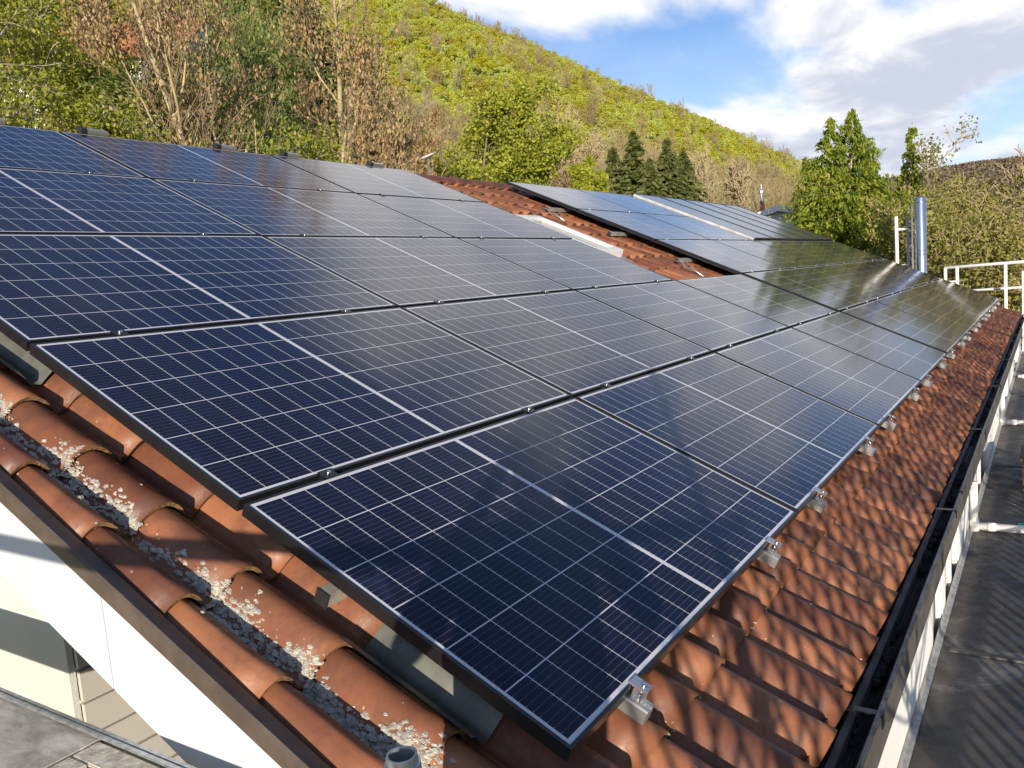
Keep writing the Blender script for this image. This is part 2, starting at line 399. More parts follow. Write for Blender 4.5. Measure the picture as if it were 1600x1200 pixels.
# gable wall (faces the viewer's side) and recessed siding wall
CY = 1.97
mb = MB()
def roofz(y): return y * math.tan(R(25)) - .235
mb.prism([(CY, -4), (6.2, -4), (6.2, roofz(5.2) - .3), (5.2, roofz(5.2)), (CY, roofz(CY))], 0, .25, axis=0)
HB(mb, 'gable_wall', M_CREAM)
mb = MB(); z = -4.0; i = 0
while z < roofz(CY):
    z1 = min(z + .118, roofz(CY) + .01)
    mb.box((.02, CY - .030, z), (6.5, CY - .004, z1 - .011)); z = z1
mb.box((.02, CY - .012, -4), (6.5, CY - .002, roofz(CY)))
HB(mb, 'lap_siding', M_SIDING)
mb = MB(); mb.box((.02, -.28, -1.6), (6.5, CY - .03, -1.5)); HB(mb, 'loggia_floor', M_WOOD)
mb = MB(); mb.box((U0 + .25, CY + .3, -4), (UEND - .35, 9.9, -.4)); HB(mb, 'rear_walls', M_CREAM)
mb = MB(); mb.prism([(-.28, -4), (10.2, -4), (10.2, .0), (rt.y, rt.z - .1), (-.28, -.40)], UEND - .34, UEND - .06, axis=0); HB(mb, 'far_gable_wall', M_CREAM)
# eaves: board, wall with windows
mb = MB(); mb.box((U0 - .03, -.352, -.672), (UEND, -.330, -.335), bev=.003); HB(mb, 'eaves_board', M_EAVEB)
mb = MB(); xs = -.25; wins = [(2.95, .42, 1), (3.52, .75, 2), (5.7, 1.2, 2), (9.7, 1.3, 2), (13.2, 1.5, 2)]
for wx, ww, npn in wins:
    MB().box((xs, -.325, -1.75), (wx, -.20, -.66)).build('eaves_wall', M_WHITE, house, M=house_off); xs = wx + ww
MB().box((xs, -.325, -1.75), (UEND - .05, -.20, -.66)).build('eaves_wall', M_WHITE, house, M=house_off)
for wx, ww, npn in wins:
    mb = MB(); mb.box((wx + .003, -.322, -1.72), (wx + .05, -.27, -.695)); mb.box((wx + ww - .05, -.322, -1.72), (wx + ww - .003, -.27, -.695))
    mb.box((wx + .052, -.322, -1.72), (wx + ww - .052, -.27, -1.66)); mb.box((wx + .052, -.322, -.745), (wx + ww - .052, -.27, -.695))
    pw = (ww - .1) / npn
    for j in range(1, npn): mb.box((wx + .05 + j * pw - .03, -.320, -1.658), (wx + .05 + j * pw + .03, -.272, -.747))
    fr = HB(mb, 'window', M_WINFR)
    for j in range(npn):
        mb = MB(); mb.box((wx + .052 + j * pw, -.300, -1.658), (wx + .048 + (j + 1) * pw, -.290, -.747)); mb.build('pane', M_SIDING if j == 0 else M_GLASSW, fr)

# gutter
mb = MB(); gy, gz, gr = -.352, -.318, .060
prof = []
for j in range(13):
    th = math.pi + math.pi * j / 12; prof.append((gy + gr * math.cos(th), gz + gr * math.sin(th)))
inner = [(gy + (gr - .003) * (p[0] - gy) / gr, gz + (gr - .003) * (p[1] - gz) / gr) for p in prof]
xs = np.arange(-.42, UEND + .1, .28)
for i in range(len(xs) - 1):
    dz0, dz1 = [.003 * math.sin(a * 1.7) + .002 * math.sin(a * 4.1) for a in (xs[i], xs[i + 1])]
    ring = lambda X, dz: [(X, p[0], p[1] + dz) for p in prof] + [(X, p[0], p[1] + dz) for p in inner[::-1]]
    a_ = ring(xs[i], dz0); b_ = ring(xs[i + 1], dz1); n = len(a_)
    mb.add(a_ + b_, [(j, (j + 1) % n, n + (j + 1) % n, n + j) for j in range(n)])
gut = HB(mb, 'gutter', M_GUT)
mb = MB(); pts = [(X, gy - gr - .004, gz + .004 + .003 * math.sin(X * 1.7) + .002 * math.sin(X * 4.1)) for X in xs]
mb.tube(pts, .0085, 8); mb.build('gutter_bead', M_GUT2, gut, smooth=True)
rn = random.Random(5)
for X in (.62, 3.4, 7.3, 11.5):
    mb = MB(); mb.tube([(X, gy - gr - .004, gz + .006), (X + .035, gy - gr - .004, gz + .006)], .0125, 10); mb.build('gutter_joint', M_GUT, gut, smooth=True)
for X in np.arange(.95, UEND, 2.1):
    mb = MB(); mb.box((X, gy - gr - .015, gz + .006), (X + .028, gy + gr - .01, gz + .0105), bev=.001); mb.box((X, gy - gr - .016, gz - .03), (X + .028, gy - gr - .012, gz + .012))
    mb.build('gutter_bracket', M_GUT, gut)
# moss debris in the gutter and along the tile ends
def blob(mb, c, rx, ry, rz, rnd, mi=0, n=(6, 4)):
    k, l = n; vs = []; fs = []
    for a in range(l + 1):
        ph = math.pi * (a / l) * .5
        for j in range(k):
            th = 2 * math.pi * j / k + a * .3
            q = rnd.uniform(.72, 1.25)
            vs.append((c[0] + rx * math.cos(th) * math.cos(ph) * q, c[1] + ry * math.sin(th) * math.cos(ph) * q, c[2] + rz * math.sin(ph) * rnd.uniform(.8, 1.2)))
    for a in range(l):
        for j in range(k):
            j2 = (j + 1) % k; fs.append((a * k + j, a * k + j2, (a + 1) * k + j2, (a + 1) * k + j))
    mb.add(vs, fs, mi)
mb = MB()
for i in range(1500):
    X = rn.uniform(-.2, UEND); r_ = rn.uniform(.006, .02)
    if math.sin(X * 2.3) + math.sin(X * 5.1 + 1) + rn.uniform(-1, 1) < -.3: continue
    blob(mb, (X, gy + rn.uniform(-.02, .045), gz - .052 + rn.uniform(0, .022)), r_ * 1.6, r_, r_ * .9, rn)
o = mb.build('gutter_moss', M_DEBRIS, None, smooth=False, fix=False); tag(o, 'black moss and leaf debris lying in the eaves gutter', 'debris', kind='stuff')

# lichen crust
def tile_n(u, v):
    if u < -.15: cu, sc = -.245, .19
    else: cu = CR0 + PT * round((u - CR0) / PT); sc = PT
    k = math.floor((v + .105) / .343); tt = (v - (-.105 + .343 * k)) / .343 if v > -.105 else (v + .432) / .343
    return NC - HH * (1 - float(hump(np.clip((u - cu) / sc, -.5, .5)))) - .020 * tt + .003
mb = MB(); rn = random.Random(11)
def put_lichen(u, v, r_):
    n = tile_n(u, v); M = MROOF @ Matrix.Translation((u, v, n - .002))
    t0 = len(mb.v); blob(mb, (0, 0, 0), r_, r_ * rn.uniform(.8, 1.3), r_ * rn.uniform(.35, .7), rn, n=(6, 2))
    for i in range(t0, len(mb.v)): mb.v[i] = tuple(M @ Vector(mb.v[i]))
for i in range(14000):
    v = rn.uniform(-.43, 2.9)
    wv = .014 + .006 * math.sin(v * 9) + .004 * math.sin(v * 23 + 1)
    fr = ((v + .105) / .343) % 1
    dens = .6 + .4 * math.cos(2 * math.pi * fr)
    if rn.random() > dens + .25: continue
    u = -.147 + rn.gauss(0, wv) + (.012 if fr < .3 else 0)
    put_lichen(u, v, rn.choice((.002, .003, .004, .004, .005, .007, .010)) * rn.uniform(.7, 1.3))
for i in range(700):      # scattered spots and trough patches elsewhere
    if rn.random() < .55:
        cu = CR0 + PT * (.5 + rn.randrange(0, 4)); u = cu + rn.gauss(0, .02); k = rn.randrange(0, 6); v = -.105 + .343 * k + abs(rn.gauss(0, .035)) + .012
    else: u = rn.uniform(-.26, 1.6); v = rn.uniform(-.42, 2.6)
    put_lichen(u, v, rn.uniform(.0012, .005))
for i in range(500):      # crust on the tile ends of the eaves courses
    ci = rn.randrange(0, 60); u = CR0 + PT * (.5 + ci) + rn.gauss(0, .022); v = (-.105 if rn.random() < .6 else -.43) + abs(rn.gauss(0, .01)) + .004
    put_lichen(u, v, rn.uniform(.002, .008))
o = mb.build('lichen', M_LICHEN, None, fix=False); tag(o, 'pale grey lichen crust growing in the tile troughs near the verge', 'lichen', kind='stuff')

# grey sheet metal tiles under the array edge
def sheet_tile(u0, u1, v0, v1, off):
    mb = MB(); N = 14; q = []
    for v in (v0, v1):
        for j in range(N + 1):
            u = u0 + (u1 - u0) * j / N; q.append(P2W(u, v, tile_n(u, (v0 + v1) / 2) + off + (.012 if v == v0 else .0)))
    mb.add(q + [p - Vector((0, .004, .006)) for p in q[:N + 1]], [(j, j + 1, N + 2 + j, N + 1 + j) for j in range(N)] + [(j + 1, j, 2 * N + 2 + j, 2 * N + 3 + j) for j in range(N)])
    HB(mb, 'metal_tile', M_SHEET, smooth=True)
sheet_tile(-.045, .16, .205, .60, .012); sheet_tile(-.045, .16, 2.12, 2.50, .012)

# roof window between the arrays
sk = bpy.data.objects.new('skylight', None); COL.objects.link(sk); sk.parent = house; sk.matrix_local = house_off @ MROOF @ Matrix.Translation((5.62, 2.96, -.125))
mb = MB()
for lo, hi in (((0, 0, 0), (.50, .09, .085)), ((0, .95, 0), (.50, 1.04, .085)), ((0, .092, 0), (.07, .948, .085)), ((.43, .092, 0), (.50, .948, .085))): mb.box(lo, hi, bev=.006)
mb.build('frame', simple('bright_window_aluminium', (.74, .74, .72), .4, .1, var=.1), sk)
mb = MB(); mb.box((.071, .093, .04), (.429, .947, .055)); mb.build('pane', M_GLASSW, sk)
mb = MB(); mb.box((-.10, -.10, -.012), (.60, 1.14, -.004)); mb.box((-.03, 1.045, .0), (.53, 1.16, .05), bev=.01); mb.build('flashing_apron', M_GALV, sk)

# downpipe stubs from the gutter to the flat roof
for X in (5.05, 9.1):
    mb = MB(); mb.tube([(X, -.360, -.66), (X, -.360, -.985)], .024, 12)
    mb.tube([(X, -.360, -.93), (X, -.360, -1.01)], .031, 12); HB(mb, 'downpipe', M_RAILW, smooth=True)

# ------------------------------------------------------------------ flat roofed extension beside the eaves
m, t, b, o = mat('bitumen_felt'); g = t.n('ShaderNodeTexCoord').outputs['Object']
n1 = t.noise(g, 1.2, 6, .65); n2 = t.noise(g, 9, 6, .7); n3 = t.noise(g, 220, 2)
c = t.mix(t.ss(n1, .4, .62), (.058, .053, .046), (.105, .095, .080))
c = t.mix(t.ss(t.noise(g, 2.3, 8, .75, .6), .58, .66, 0, .7), c, (.22, .21, .185))
vo = t.n('ShaderNodeTexVoronoi', {'Vector': g, 'Scale': 5.5}); rr = t.n('ShaderNodeSeparateColor', {0: vo.outputs['Color']}).outputs[1]
c = t.mix(t.m('MULTIPLY', t.ss(vo.outputs['Distance'], .03, .055, 1, 0), t.m('GREATER_THAN', rr, .45)), c, (.5, .5, .47))
xs_ = t.n('ShaderNodeSeparateXYZ', {0: g}).outputs[0]
c = t.mix(t.ss(xs_, 5.5, 11, 0, .5), c, (.17, .155, .125))
t.put(b.inputs['Base Color'], c); t.put(b.inputs['Roughness'], t.ss(n2, .35, .65, .42, .8))
t.put(b.inputs['Normal'], t.n('ShaderNodeBump', {'Strength': .4, 'Distance': .004, 'Height': t.m('ADD', n2, t.m('MULTIPLY', n3, .25))}))
M_FELT = m
ext = empty('flat_roof_extension', (6, -3, -4), 'flat roofed extension covered in dark bitumen felt beside the eaves', 'building')
eo = Matrix.Translation((-6, 3, 4))
mb = MB(); mb.box((-3.2, -1.75, -1.16), (17.4, -.327, -1.02)); mb.build('roof_deck', M_FELT, ext, M=eo)
mb = MB(); mb.box((-3.0, -1.65, -4), (17.2, -.45, -1.165)); mb.build('walls', M_CREAM, ext, M=eo)
mb = MB(); mb.prism([(-.3265, -1.017), (-.352, -1.017), (-.352, -1.012), (-.332, -1.006), (-.3265, -.975)], -.2, 16.9, axis=0); mb.build('wall_flashing', M_ALUOLD, ext, M=eo)
for X in (3.0, 7.1, 11.2, 14.6):
    mb = MB(); mb.prism([(X, -1.0165), (X + .05, -1.0165), (X + .012, -1.01)], -1.74, -.39, axis=1); mb.build('felt_lap', M_FELT, ext, M=eo)
rg_ = empty('deck_railing', (2, -1.70, -1.02), 'low picket railing along the outer edge of the flat roof', 'railing')
mb = MB(); mb.tube([(-4.5, 0, .40), (7.5, 0, .40)], .016, 8); mb.build('handrail', M_GALV, rg_, smooth=True)
for i in range(96):
    MB().box((-4.45 + i * .125, -.008, 0), (-4.428 + i * .125, .008, .385)).build('baluster', M_GALV, rg_)
for X, lb in ((5.07, 'nearer'), (9.12, 'middle'), (12.9, 'farthest')):
    p = empty('drain_pipe', (X, -.44, -.985), 'pale jointed drain pipe lying across the felt roof, %s from the camera' % {'nearer': 'nearest', 'middle': 'the middle one', 'farthest': 'farthest'}[lb], 'pipe', 'pipes lying across the flat roof')
    mb = MB(); mb.tube([(0, 0.05, 0), (.01, -.6, .0), (0, -1.2, 0)], .028, 14); mb.build('tube', M_RAILW, p, smooth=True)
    for y in (-.0, -.42, -.86):
        mb = MB(); mb.tube([(0, y, 0), (0, y - .05, 0)], .032, 14); mb.build('joint_sleeve', M_RAILW, p, smooth=True)
bx = empty('storage_box', (6.2, -.62, -1.02), 'dark wooden box standing on the flat roof at the right edge', 'box')
mb = MB(); mb.box((0, -.45, 0), (.5, 0, .26), bev=.01); mb.build('body', M_WOOD, bx)
mb = MB(); mb.box((-.02, -.47, .262), (.52, .02, .29), bev=.006); mb.build('lid', M_WOOD, bx)
m_blue = simple('turquoise_plastic', (.05, .36, .42), .45, var=.15)
def crumple(name, loc, label, s):
    r_ = random.Random(3); bm = bmesh.new(); bmesh.ops.create_icosphere(bm, subdivisions=3, radius=1)
    for v in bm.verts: v.co = Vector((v.co.x * s[0], v.co.y * s[1], max(v.co.z, -.1) * s[2])) * (1 + .22 * math.sin(v.co.x * 9 + v.co.y * 5) * math.cos(v.co.y * 11))
    me = bpy.data.meshes.new(name); bm.to_mesh(me); bm.free(); me.materials.append(m_blue); o = bpy.data.objects.new(name, me); COL.objects.link(o); o.location = loc; tag(o, label, 'tarpaulin')
crumple('tarpaulin', (5.12, -.745, -.985), 'small crumpled turquoise tarpaulin lying against the nearest drain pipe', (.09, .12, .045))
crumple('tarpaulin', (16.9, -.47, -.35), 'turquoise cloth hanging by the far end of the gutter', (.10, .13, .06))

# ------------------------------------------------------------------ solar panels
PU, PV, GAP = 1.8094, 1.058, .020
PW, PH = PU - GAP, PV - GAP
def cell_mat():
    m, t, b, o = mat('solar_cells')
    g = t.n('ShaderNodeTexCoord').outputs['Object']; s_ = t.n('ShaderNodeSeparateXYZ', {0: g}); X, Y = s_.outputs[0], s_.outputs[1]
    mg = .0195; c0 = .0085; L = PW / 2 - mg - c0; cw = L / 10; ch = (PH - 2 * mg) / 6
    xm = t.m('SUBTRACT', t.m('ABSOLUTE', t.m('SUBTRACT', X, PW / 2)), c0)
    tx = t.m('DIVIDE', xm, cw); ty = t.m('DIVIDE', t.m('SUBTRACT', Y, mg), ch)
    def edge(tt, w): return t.m('GREATER_THAN', t.m('ABSOLUTE', t.m('SUBTRACT', t.m('FRACT', tt), .5)), .5 - w)
    lx = edge(tx, .00125 / cw); ly = edge(ty, .0018 / ch)
    ox = t.m('MAXIMUM', t.m('LESS_THAN', xm, 0), t.m('GREATER_THAN', xm, L)); oy = t.m('MAXIMUM', t.m('LESS_THAN', ty, 0), t.m('GREATER_THAN', ty, 6))
    white = t.m('MAXIMUM', t.m('MAXIMUM', lx, ly), t.m('MAXIMUM', ox, oy))
    bb = t.m('GREATER_THAN', t.m('ABSOLUTE', t.m('SUBTRACT', t.m('FRACT', t.m('MULTIPLY', ty, 9)), .5)), .5 - .00042 / (ch / 9) )
    # solder pads near the cell edges
    pad = t.m('MULTIPLY', t.m('GREATER_THAN', t.m('ABSOLUTE', t.m('SUBTRACT', t.m('FRACT', tx), .5)), .42), t.m('GREATER_THAN', t.m('ABSOLUTE', t.m('SUBTRACT', t.m('FRACT', t.m('MULTIPLY', ty, 9)), .5)), .5 - .0009 / (ch / 9)))
    cid = t.n('ShaderNodeCombineXYZ', {0: t.m('FLOOR', t.m('DIVIDE', X, cw)), 1: t.m('FLOOR', ty), 2: t.n('ShaderNodeObjectInfo').outputs['Random']})
    wn = t.n('ShaderNodeTexWhiteNoise', {0: cid.outputs[0]}).outputs[0]
    cell = t.mix(wn, (.0042, .0040, .0125), (.0056, .0060, .026))
    n1 = t.noise(t.n('ShaderNodeVectorMath', {0: g, 1: t.n('ShaderNodeObjectInfo').outputs['Location']}, operation='ADD').outputs[0], 3.2, 5, .7, .6)
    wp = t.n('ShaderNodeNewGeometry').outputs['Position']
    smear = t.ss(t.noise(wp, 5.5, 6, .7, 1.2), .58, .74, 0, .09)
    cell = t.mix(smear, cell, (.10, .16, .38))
    cell = t.mix(t.m('MAXIMUM', t.m('MULTIPLY', bb, .30), t.m('MULTIPLY', pad, .55)), cell, (.34, .33, .32))
    col = t.mix(white, cell, (.58, .58, .60))
    dust = t.ss(n1, .3, .8,  .002, .0080); col = t.mix(dust, col, (.42, .38, .33))
    t.put(b.inputs['Base Color'], col)
    t.put(b.inputs['Roughness'], t.ss(t.noise(wp, 1.5, 4, .6), .3, .7, .085, .125)); b.inputs['IOR'].default_value = 1.41
    b.inputs['Specular IOR Level'].default_value = .5
    return m
M_CELL = cell_mat()
def ring_mb(W_, H_, z0, z1, lip, zin):
    mb = MB()
    o_ = [(0, 0), (W_, 0), (W_, H_), (0, H_)]; i_ = [(lip, lip), (W_ - lip, lip), (W_ - lip, H_ - lip), (lip, H_ - lip)]
    bv = .0012; t_ = [(bv, bv), (W_ - bv, bv), (W_ - bv, H_ - bv), (bv, H_ - bv)]
    vs = [(x, y, z0) for x, y in o_] + [(x, y, z1 - bv) for x, y in o_] + [(x, y, z1) for x, y in t_] + [(x, y, z1) for x, y in i_] + [(x, y, zin) for x, y in i_] + [(x, y, z0) for x, y in [(.03, .03), (W_ - .03, .03), (W_ - .03, H_ - .03), (.03, H_ - .03)]] + [(x, y, z0 + .002) for x, y in [(.03, .03), (W_ - .03, .03), (W_ - .03, H_ - .03), (.03, H_ - .03)]]
    fs = []
    for a in range(4):
        b_ = (a + 1) % 4
        for k in range(4): fs.append((k * 4 + a, k * 4 + b_, k * 4 + 4 + b_, k * 4 + 4 + a))
        fs.append((b_, a, 20 + a, 20 + b_))
    return mb.add(vs, fs)
ZF = .035
fr_me = ring_mb(PW, PH, -ZF, 0, .0090, -.004).mesh('frame', M_BLACKF)
bm = bmesh.new(); bm.from_mesh(fr_me); bmesh.ops.recalc_face_normals(bm, faces=bm.faces); bm.to_mesh(fr_me); bm.free()
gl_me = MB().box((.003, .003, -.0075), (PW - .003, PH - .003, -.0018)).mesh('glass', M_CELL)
pan0 = None
ORD = ['first', 'second', 'third', 'fourth', 'fifth', 'sixth', 'seventh', 'eighth', 'ninth', 'tenth']
def panel(u, v, n, label, group, rr):
    root = bpy.data.objects.new('solar_module', None); COL.objects.link(root); root.empty_display_size = .1
    jit = Euler((rr.gauss(0, .0012), rr.gauss(0, .0010), 0)).to_matrix().to_4x4()
    root.matrix_world = MROOF @ Matrix.Translation((u, v, n)) @ jit
    tag(root, label, 'solar panel', group)
    for nm, me in (('frame', fr_me), ('glass', gl_me)):
        c = bpy.data.objects.new(nm, me); COL.objects.link(c); c.parent = root
rr = random.Random(4)
rows = ['bottom row', 'second row up', 'middle row', 'fourth row up', 'top row']
for r_ in range(5):
    for c_ in range(4 if r_ < 2 else 3):
        lab = 'dark blue solar panel, %s of the near array, %s from the gable' % (rows[r_], ORD[c_])
        if r_ == 0 and c_ == 0: lab = 'nearest dark solar panel at the lower front corner of the near array'
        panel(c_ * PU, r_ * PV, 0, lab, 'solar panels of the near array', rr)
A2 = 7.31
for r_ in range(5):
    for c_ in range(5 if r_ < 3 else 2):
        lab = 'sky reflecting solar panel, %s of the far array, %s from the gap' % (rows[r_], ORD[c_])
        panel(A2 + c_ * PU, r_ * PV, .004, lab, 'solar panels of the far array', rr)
# solar thermal collectors
m, t, b, o = mat('collector_glass'); g = t.n('ShaderNodeTexCoord').outputs['Object']
t.put(b.inputs['Base Color'], t.mix(t.noise(g, 3, 3), (.012, .016, .022), (.02, .024, .03))); b.inputs['Roughness'].default_value = .28; b.inputs['Coat Weight'].default_value = .6; b.inputs['Coat Roughness'].default_value = .2
M_COLL = m; TH0 = A2 + 2 * PU + .14; TW = (A2 + 5 * PU - .02 - TH0) / 5
for i in range(5):
    root = empty('solar_thermal_collector', None or (0, 0, 0), 'tall glazed collector with silver frame at the roof top, %s from the white side strip' % ORD[i], 'solar collector', 'tall collectors near the ridge')
    root.matrix_world = MROOF @ Matrix.Translation((TH0 + i * TW, 3 * PV + .02, .03))
    W_, H_ = TW - .025, 2.14
    ring = ring_mb(W_, H_, -.09, 0, .016, -.012).build('frame', M_GUT, root)
    MB().box((.02, .02, -.03), (W_ - .02, H_ - .02, -.006)).build('glass', M_COLL, root)

# ------------------------------------------------------------------ mounting rails and clamps
def rail_mesh(L):
    mb = MB(); h = .040; w_ = .040
    poly = [(-.020, 0), (.020, 0), (.020, .034), (.017, .037), (.017, .040), (.006, .040), (.006, .034), (-.006, .034), (-.006, .040), (-.017, .040), (-.017, .037), (-.020, .034)]
    return mb.prism(poly, 0, L, axis=1)
def bolt(mb, x, y, z, s=1):
    mb.lathe([(0, .006 * s), (.0055 * s, .006 * s), (.0065 * s, .004 * s), (.0065 * s, 0)], (x, y, z), 10)
    mb.lathe([(.009 * s, .0006), (.009 * s, -.0004)], (x, y, z), 10)
crng = random.Random(9)
def make_rail(u, v0, v1, ntop, bot, label, group, ends=True):
    root = empty('mounting_rail', (0, 0, 0), label, 'rail', group); root.matrix_world = MROOF @ Matrix.Translation((u, v0, -.035 - .0405))
    rail_mesh(v1 - v0).build('rail_profile', M_ALU, root)
    MB().box((-.0195, v1 - v0, 0), (.0195, v1 - v0 + .004, .0395)).build('end_cap', M_BLACKP, root)
    if bot:   # end clamp at the lower frame edge
        mb = MB(); y = -v0; ysh = y - .006 - crng.uniform(0, .004)
        zt = .0405 + .035
        mb.box((-.019, ysh - .030, zt + .0012), (.019, y + .010, zt + .0045))            # top plate
        mb.box((-.019, ysh - .002, .0405), (.019, ysh + .0015, zt + .0012))               # upright
        mb.box((-.019, ysh - .026, .0405), (.019, ysh - .002, .0435))                      # foot
        mb.box((-.019, ysh - .026, .0435), (.019, ysh - .0235, .060))
        mb.build('end_clamp', M_ALU, root)
        mb = MB(); bolt(mb, 0, ysh - .014, zt + .0045, 1.0); mb.tube([(0, ysh - .014, zt), (0, ysh - .014, .03)], .003, 8); mb.build('bolt', M_STEEL, root, smooth=True)
    for k in range(1, int(round(ntop))):
        y = k * PV - GAP / 2 - v0; mb = MB(); zt = .0405 + .035 + .001
        mb.box((-.026, y - .020, zt + .0005), (.026, y + .020, zt + .0035), bev=.0008); mb.box((-.024, y - .0085, .0405), (.024, y + .0085, zt)); mb.build('mid_clamp', M_BLACKF, root)
        mb = MB(); bolt(mb, 0, y, zt + .0035, 1.15); mb.build('bolt', M_STEEL, root, smooth=True)
ui = 0
for c_ in range(4):
    for off in (.31, 1.42):
        top = 5.29 if c_ < 3 else 2.10
        make_rail(c_ * PU + off, -.052 - crng.uniform(0, .012), top + (.10 if c_ < 3 else .06), 5 if c_ < 3 else 2, True,
                  'silver aluminium rail under the near array, %s from the gable' % ORD[ui], 'rails under the near array'); ui += 1
        if c_ < 3 and ui > 1:
            rl_ = [o for o in COL.objects if o.name.startswith('mounting_rail')][-1]; yy_ = 5.31 + .052
            MB().box((-.095, yy_, .040), (.06, yy_ + .05, .098)).build('splice_block', M_ALU, rl_); MB().box((-.135, yy_ - .004, .036), (-.0955, yy_ + .054, .104)).build('block_cap', M_BLACKP, rl_)
ui = 0
for c_ in range(5):
    for off in (.31, 1.42):
        top = 5.29 if c_ < 2 else 3.17
        make_rail(A2 + c_ * PU + off, -.055 - crng.uniform(0, .012), top + (.10 if c_ < 2 else -.05), 5 if c_ < 2 else 3, True,
                  'silver aluminium rail under the far array, %s from the wide gap' % ORD[ui], 'rails under the far array'); ui += 1
for i, v in enumerate((.72, 1.72, 2.76, 3.62, 4.48)):
    for a, (x0, x1) in enumerate(((.008 if i == 0 else .14, 5.40 if i > 1 else 7.19), (7.08, 16.2))):
        root = empty('cross_rail', (0, 0, 0), 'grey cross rail with square black end under the %s array, %s up from the eaves' % (('near', 'far')[a], ORD[i]), 'rail', 'cross rails under the arrays')
        root.matrix_world = MROOF @ Matrix.Translation((x0, v, -.116))
        MB().box((0, -.02, 0), (x1 - x0, .02, .0395), bev=.002).build('rail_profile', M_ALUOLD, root); MB().box((-.004, -.0215, -.001), (0, .0215, .0405)).build('end_cap', M_BLACKP, root)
for v in (2.60, 4.35):
    mb = MB(); mb.tube([P2W(6.98, v + .14, -.09), P2W(6.96, v + .05, -.075), P2W(6.93, v + .0, -.10), P2W(6.92, v - .04, -.105), P2W(6.9, v - .08, -.085), P2W(6.88, v - .25, -.118)], .009, 8)
    o = mb.build('roof_hook', M_ALU, None, smooth=True); tag(o, 'bent silver roof hook on bare tiles beside the far array, %s' % ('lower one' if v < 3 else 'upper one near the ridge'), 'hook', 'roof hooks in the gap')
mb = MB(); mb.add([P2W(*p) for p in ((TH0 - .066, 3 * PV + .03, -.02), (TH0 - .012, 3 * PV + .03, .028), (TH0 - .012, 3 * PV + 2.12, .028), (TH0 - .066, 3 * PV + 2.12, -.02), (TH0 - .066, 3 * PV + .03, -.06), (TH0 - .012, 3 * PV + .03, -.06), (TH0 - .012, 3 * PV + 2.12, -.06), (TH0 - .066, 3 * PV + 2.12, -.06))], [(0, 1, 2, 3), (0, 3, 7, 4), (4, 5, 1, 0), (3, 2, 6, 7), (1, 5, 6, 2), (4, 7, 6, 5)])
o = mb.build('collector_side_strip', simple('dull_white_metal', (.55, .55, .53), .5, .2)); tag(o, 'white sloping metal strip along the side of the first tall collector', 'cover strip')

# ------------------------------------------------------------------ scaffold, photographer
plat = empty('scaffold_platform', (-.75, 1.6, 0), 'weathered scaffold deck board with metal edge in front of the gable', 'scaffold deck')
po = Matrix.Translation((.75, -1.6, 0))
m, t, b, o = mat('weathered_deck'); g = t.n('ShaderNodeTexCoord').outputs['Object']; mp_ = t.n('ShaderNodeMapping', {'Vector': g, 'Scale': (1.0, .35, 1)})
a1 = t.noise(mp_, 14, 8, .7, .5); c = t.mix(t.ss(a1, .35, .65), (.30, .265, .22), (.60, .56, .49)); c = t.mix(t.ss(t.noise(g, 26, 6, .75), .62, .72), c, (.72, .69, .62))
t.put(b.inputs['Base Color'], c); b.inputs['Roughness'].default_value = .8; t.put(b.inputs['Normal'], t.n('ShaderNodeBump', {'Strength': .5, 'Distance': .003, 'Height': a1})); M_DECK = m
mb = MB(); mb.box((-1.10, 1.0, -.03), (-.418, 3.6, -.004)); mb.build('deck_board', M_DECK, plat, M=po)
mb = MB(); mb.box((-.415, .30, -.06), (-.400, 3.62, .006), bev=.003); mb.box((-.428, .30, .0), (-.4155, 3.62, .0065), bev=.002); mb.build('side_rail', M_GALV, plat, M=po)
mb = MB(); mb.box((-.495, .30, -.03), (-.430, .985, -.001), bev=.003); mb.box((-1.10, .915, -.03), (-.497, .985, -.001), bev=.003); mb.build('hatch_frame', simple('cream_frame', (.62, .57, .47), .6, scale=30, col2=(.36, .31, .24), bump=.3), plat, M=po)
mb = MB(); mb.box((-.508, .30, -.09), (-.500, .905, -.006)); mb.box((-1.10, .900, -.09), (-.509, .911, -.006)); mb.build('hatch_rim', simple('worn_dark_metal', (.10, .10, .11), .5, .4, scale=20, col2=(.03, .03, .035)), plat, M=po)
mb = MB(); mb.box((-1.98, -1.7, -.80), (-1.12, 3.6, -.76)); mb.build('lower_deck', M_DECK, plat, M=po)
mb = MB(); mb.box((-1.10, .2, -.62), (-.45, .95, -.60)); mb.build('hatch_ladder_tread', M_DECK, plat, M=po)
tb = empty('scaffold_tube', (-.478, .012, -4), 'galvanised scaffold tube with open top end beside the verge tiles', 'scaffold tube')
mb = MB(); prof = [(.0215, 0), (.0245, 0), (.0245, 4.247), (.0242, 4.2495), (.0205, 4.2495), (.020, 4.247), (.020, 3.95), (.0, 3.95)]
mb.lathe(prof, (0, 0, 0), 28); mb.build('tube', M_GALV, tb, smooth=False)
mb = MB(); mb.lathe([(.0250, 4.197), (.0285, 4.198), (.0285, 4.236), (.0250, 4.237)], (0, 0, 0), 28); mb.build('collar', M_GALV, tb, smooth=False)
mb = MB(); mb.tube([(0, .0, 4.20), (0, 0, 4.215)], .0125, 18); mb.build('inner_plug', M_BLACKP, tb)
sc = empty('scaffold', (-2.0, 0, -4), 'galvanised scaffold frame with guard rails outside the gable', 'scaffold'); so_ = Matrix.Translation((2.0, 0, 4))
for y in (-1.75, 3.4):
    mb = MB(); mb.tube([(-2.02, y, -4), (-2.02, y, 1.35)], .0242, 14); mb.build('post', M_GALV, sc, smooth=True, M=so_)
